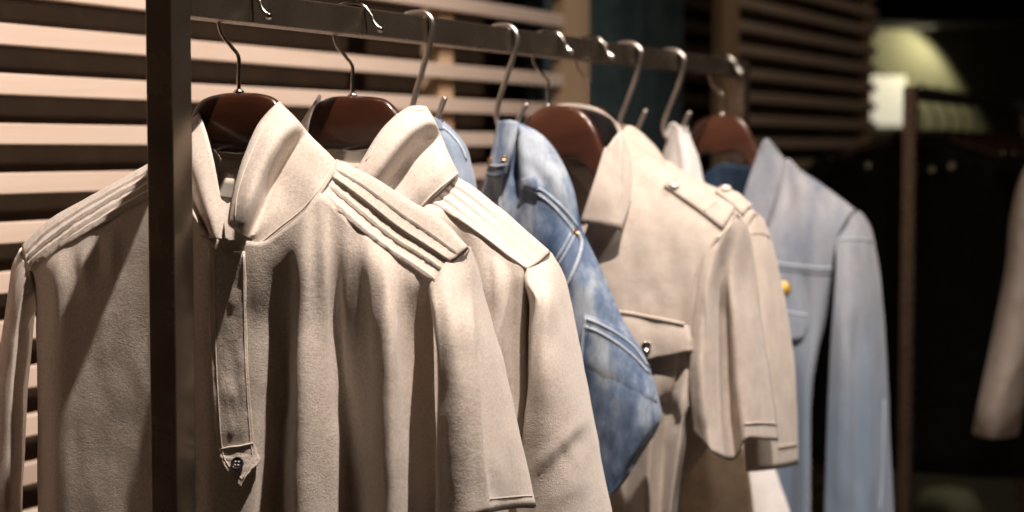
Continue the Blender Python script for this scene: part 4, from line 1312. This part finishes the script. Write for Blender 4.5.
def simple_shirt(fr, name, label, mat, wmul=1.0, length=.80, slen=.52, seed=0., group=None, cat='shirt', buttons=None, flare=.07, button_mat=None):
    root = thing(name, fr, label, cat, group)
    rows = []
    hw = .20 * wmul
    K = 28
    prof = [(-.105, .050, .040), (-.120, .075, .043), (-.140, .130, .045), (-.165, .180, .047), (-.20, .205, .050), (-.27, .200, .052), (-.40, .200, .052), (-.6, .205, .053), (-length - .1, .215, .055)]
    for z, a, d in prof:
        r = []
        for k in range(K):
            t = 2 * PI * k / K
            c, s = math.cos(t), math.sin(t)
            w = 1 + .10 * math.sin(5 * t + seed) * min(1, max(0, (-z - .2) / .3))
            r.append(Vector((a * wmul * math.copysign(abs(c) ** .7, c), d * w * math.copysign(abs(s) ** .8, s), z)))
        rows.append(r)
    cols = [cr([r[k] for r in rows], 4) for k in range(K)]
    G = [[cols[k][j] for k in range(K)] for j in range(len(cols[0]))]
    v, f = gmesh(G, closed=True, flip=True)
    obj('body', v, f, mat, root, solid=.0014, off=-1)
    for sg in (-1, 1):
        srows = []
        for i, (z, u, a, d) in enumerate([(-.150, .165, .035, .040), (-.185, .205, .040, .050), (-.26, .225, .038, .056), (-.36, .235, .036, .057), (-slen - .15, .235 + flare, .038, .058)]):
            r = []
            for k in range(16):
                t = 2 * PI * k / 16
                r.append(Vector((sg * (u * wmul + a * math.cos(t)), d * math.sin(t) * (1 + .12 * math.sin(3 * t + seed + i)), z + .02 * math.cos(t) * (1 if i == 0 else 0))))
            srows.append(r)
        c2 = [cr([r[k] for r in srows], 5) for k in range(16)]
        g = [[c2[k][j] for k in range(16)] for j in range(len(c2[0]))]
        v, f = gmesh(g, closed=True, flip=(sg > 0))
        obj('sleeve', v, f, mat, root, solid=.0014, off=-1)
    cr_rows = []
    for z, a, d in ((-.075, .058, .050), (-.090, .064, .054), (-.112, .060, .050)):
        cr_rows.append([Vector((a * math.cos(2 * PI * k / 20), d * math.sin(2 * PI * k / 20), z - .02 * max(0, -math.sin(2 * PI * k / 20)))) for k in range(20)])
    v, f = gmesh(cr_rows, closed=True, flip=True)
    obj('collar', v, f, mat, root, solid=.003)
    for (x, y, z) in (buttons or []):
        b = MB(); b.lathe(Vector((x, y, z)), (0, -1, .3), [(0, 0), (.008, 0), (.009, .002), (.006, .004), (0, .005)], 14)
        b.build('button', button_mat or M['chrome'], root)
    return root


def copy_tree(o, loc, label, parent=None):
    c = o.copy(); COL.objects.link(c)
    if parent is None:
        c.location = loc
        c['label'] = label
    else:
        c.parent = parent
    for ch in list(o.children):
        copy_tree(ch, None, None, c)
    return c


def simple_hanger(fr, label, group):
    root = thing('clothes_hanger', fr, label, 'hanger', group)
    pts = []
    for i in range(21):
        u = -.18 + .36 * i / 20
        pts.append(Vector((u, 0, -.085 - .40 * max(0, abs(u) - .03) ** 1.12)))
    b = MB(); b.tube(pts, .009, n=10, dense=1); b.build('wooden_body', M['walnut'], root)
    b = MB(); b.tube([Vector(p) for p in [(0, 0, -.08), (0, 0, -.045), (-.008, 0, -.028), (-.0175, 0, -.012), (-.018, 0, .006), (-.010, 0, .0175), (0, 0, .0215), (.011, 0, .017), (.019, 0, .004), (.023, 0, -.006)]], .0019, n=8)
    b.build('hook', M['black2'], root)
    return root


ys = [.10, .25, .40, .55, .70, .86, 1.03, 1.21]
words = ['nearest the rack post at the back right', 'second from the post of the back rack', 'third from the post of the back rack', 'fourth from the post of the back rack', 'fifth from the post of the back rack',
         'sixth from the post of the back rack', 'seventh from the post of the back rack', 'last on the back rack, farthest from its post']
d2 = BR.W
protos = None
g0 = Frame(o=BR.o + d2 * ys[0], yaw=25.5)
PS = simple_shirt(g0, 'black_shirt', 'black shirt on a hanger, ' + words[0], M['black'], 1.12, .70, .58, 1., 'black garments on the back rack', buttons=[(.075, -.052, -.150), (.035, -.060, -.158), (-.10, -.055, -.150)], button_mat=M['chrome'])
PH = simple_hanger(g0, 'dark hanger under a black shirt, ' + words[0], 'hangers on the back rack')
for y, wd in zip(ys[1:], words[1:]):
    loc = BR.o + d2 * y
    copy_tree(PS, loc + Vector((0, 0, g0.base)), 'black shirt on a hanger, ' + wd)
    copy_tree(PH, loc + Vector((0, 0, g0.base)), 'dark hanger under a black shirt, ' + wd)

# taupe shirt at the right edge of the picture
PT = CAM + ray(1183, 58) * 2.80
ft = Frame(o=PT, yaw=20)
simple_shirt(ft, 'taupe_shirt', 'greyish beige shirt cut off by the right edge of the picture', M['taupe'], 1.0, .8, 0.47, 2.4, None, flare=.045)
simple_hanger(ft, 'dark hanger inside the greyish beige shirt at the right edge', 'hangers on the back rack')
rk = thing('clothes_rack', Frame(o=PT, yaw=20, base=-PT.z), 'rack carrying the greyish beige shirt, outside the right edge', 'clothes rack', 'clothes racks')
b = MB(); b.box((0, -.05, 0), (.026, .8, .026)); b.build('rail', M['black2'], rk, smooth=False)
for y in (-.45, .35):
    b = MB(); b.box((0, y, -PT.z / 2), (.026, .026, PT.z - .03)); b.build('post', M['bronze'], rk, smooth=False)
    b = MB(); b.box((0, y, -PT.z + .014), (.40, .03, .026)); b.build('foot', M['bronze'], rk, smooth=False)

# curtain seen through the gap between the two screens
def curtain(pxa, pxb, label, back=-.12):
    a, c = wall_s(pxa), wall_s(pxb)
    fr = Frame(o=(WALLO.x, WALLO.y, 0), yaw=26.6, base=0)
    root = thing('curtain', fr, label, 'curtain')
    rows = []
    for j in range(12):
        z = .03 + (2.66 - .03) * j / 11
        r = []
        for i in range(97):
            t = i / 96
            r.append(Vector((back + .022 * math.sin(t * 40 + .3 * math.sin(j * .5)) + .008 * math.sin(t * 97), a + (c - a) * t, z)))
        rows.append(r)
    v, f = gmesh(rows)
    obj('fabric', v, f, M['teal'], root, solid=.002)
    b = MB(); b.tube([Vector((back, a - .03, 2.68)), Vector((back, c + .03, 2.68))], .012, dense=1); b.build('curtain_rod', M['bronze'], root)


curtain(584, 722, 'dark teal curtain hanging in the gap between the two slatted screens')

# lit panel and soffit beyond the far screen
def wall_pt(px, py, y):
    r = ray(px, py)
    return CAM + r * (y / r.y)


a = wall_pt(862, 76, 7.50); c = wall_pt(905, 126, 7.50)
pr = Frame(o=((a.x + c.x) / 2, 7.50, (a.z + c.z) / 2), yaw=0, base=0)
root = thing('lit_wall_panel', pr, 'small glowing white panel on the back wall beside the far screen', 'light panel')
b = MB(); b.box((0, .005, 0), (c.x - a.x, .03, a.z - c.z)); b.build('lit_face', M['lightbox'], root, smooth=False, bevel=.004)
b = MB()
for (x, z, sx, sz) in ((0, (a.z - c.z) / 2 + .008, c.x - a.x + .03, .014), (0, -(a.z - c.z) / 2 - .008, c.x - a.x + .03, .014)):
    b.box((x, .01, z), (sx, .04, sz))
b.build('frame', M['olive_wall'], root, smooth=False)
p0 = wall_pt(935, 24, 7.2)
struct('trim_1', slab((p0.x - .55, 7.3, p0.z + .11), (2.2, .5, .22)), M['dark_wall'])

# low rounded seat on the floor at the back
q = wall_pt(948, 490, 5.2)
sr_ = Frame(o=(q.x, 5.2, 0), yaw=0, base=0)
root = thing('round_pouf', sr_, 'low rounded pale green pouf on the floor, below the black garments at the back right', 'pouf')
b = MB(); b.lathe((0, 0, .03), (0, 0, 1), [(0, 0), (.08, 0), (.10, .05), (.105, .16), (.10, max(.2, q.z - .08)), (.07, q.z - .035), (0, q.z - .02)], 28); b.build('cushion', M['shoe'], root)
b = MB(); b.lathe((0, 0, 0), (0, 0, 1), [(0, 0), (.07, 0), (.07, .032), (0, .032)], 24); b.build('base', M['bronze'], root)

# ------------------------------------------------------------------ camera, lamps, world
cam = bpy.data.cameras.new('camera')
co = bpy.data.objects.new('camera', cam)
COL.objects.link(co)
co.location = CAM
co.rotation_euler = (PI / 2 - PIT, 0, 0)
cam.sensor_width = 36.0
cam.lens = F / 1024 * 36.0
cam.clip_start = .02
cam.dof.use_dof = True
cam.dof.focus_distance = 1.50
cam.dof.aperture_fstop = 4.5
SC.camera = co


def spot(name, loc, target, energy, size=.03, angle=60, blend=.5, col=(1, .86, .72)):
    l = bpy.data.lights.new(name, 'SPOT')
    l.energy = energy; l.shadow_soft_size = size; l.spot_size = math.radians(angle); l.spot_blend = blend; l.color = col
    o = bpy.data.objects.new(name, l); COL.objects.link(o)
    o.location = loc
    o.rotation_euler = (Vector(target) - Vector(loc)).to_track_quat('-Z', 'Y').to_euler()
    return o


def loc3(base, n, d, z):
    return Vector((base.x, base.y, 0)) + N * n + D * d + Vector((0, 0, z))


s1 = R0 + D * rail_at(238)
spot('key_spot', loc3(s1, .62, -.125, ZR + 1.36), s1 + Vector((.12, .10, -.20)), 235, .016, 84, .6, (1, .86, .76))
spot('far_spot', loc3(s1, 1.25, .70, ZR + 1.30), s1 + D * .95 + Vector((0, 0, -.15)), 100, .02, 74, .8, (1, .87, .78))
# wall washer under the soffit at the back
g = CAM + ray(941, 32) * (7.38 / ray(941, 32).y)
spot('wall_washer', g, g + Vector((-.66, .10, -.74)), 5, .02, 150, .2, (1, .93, .66))
spot('screen_spot', loc3(s1, 1.3, 2.0, 2.75), WALLO + D * (wall_s(790)) + Vector((0, 0, 1.5)), 19, .03, 70, .8, (1, .80, .60))
spot('floor_spot', Vector((1.75, 4.7, 2.8)), Vector((1.35, 5.4, 0)), 30, .03, 40, .6, (1, .9, .7))  # extra lamp, added only to bring the pouf out of the dark

w = bpy.data.worlds.new('World'); SC.world = w; w.use_nodes = True
bg = w.node_tree.nodes['Background']
bg.inputs['Color'].default_value = (1.0, .52, .26, 1)
bg.inputs['Strength'].default_value = .013

SC.view_settings.view_transform = 'Standard'
SC.view_settings.look = 'None'
SC.view_settings.exposure = 0.0
SC.view_settings.gamma = 1.0
SC.view_settings.use_curve_mapping = False
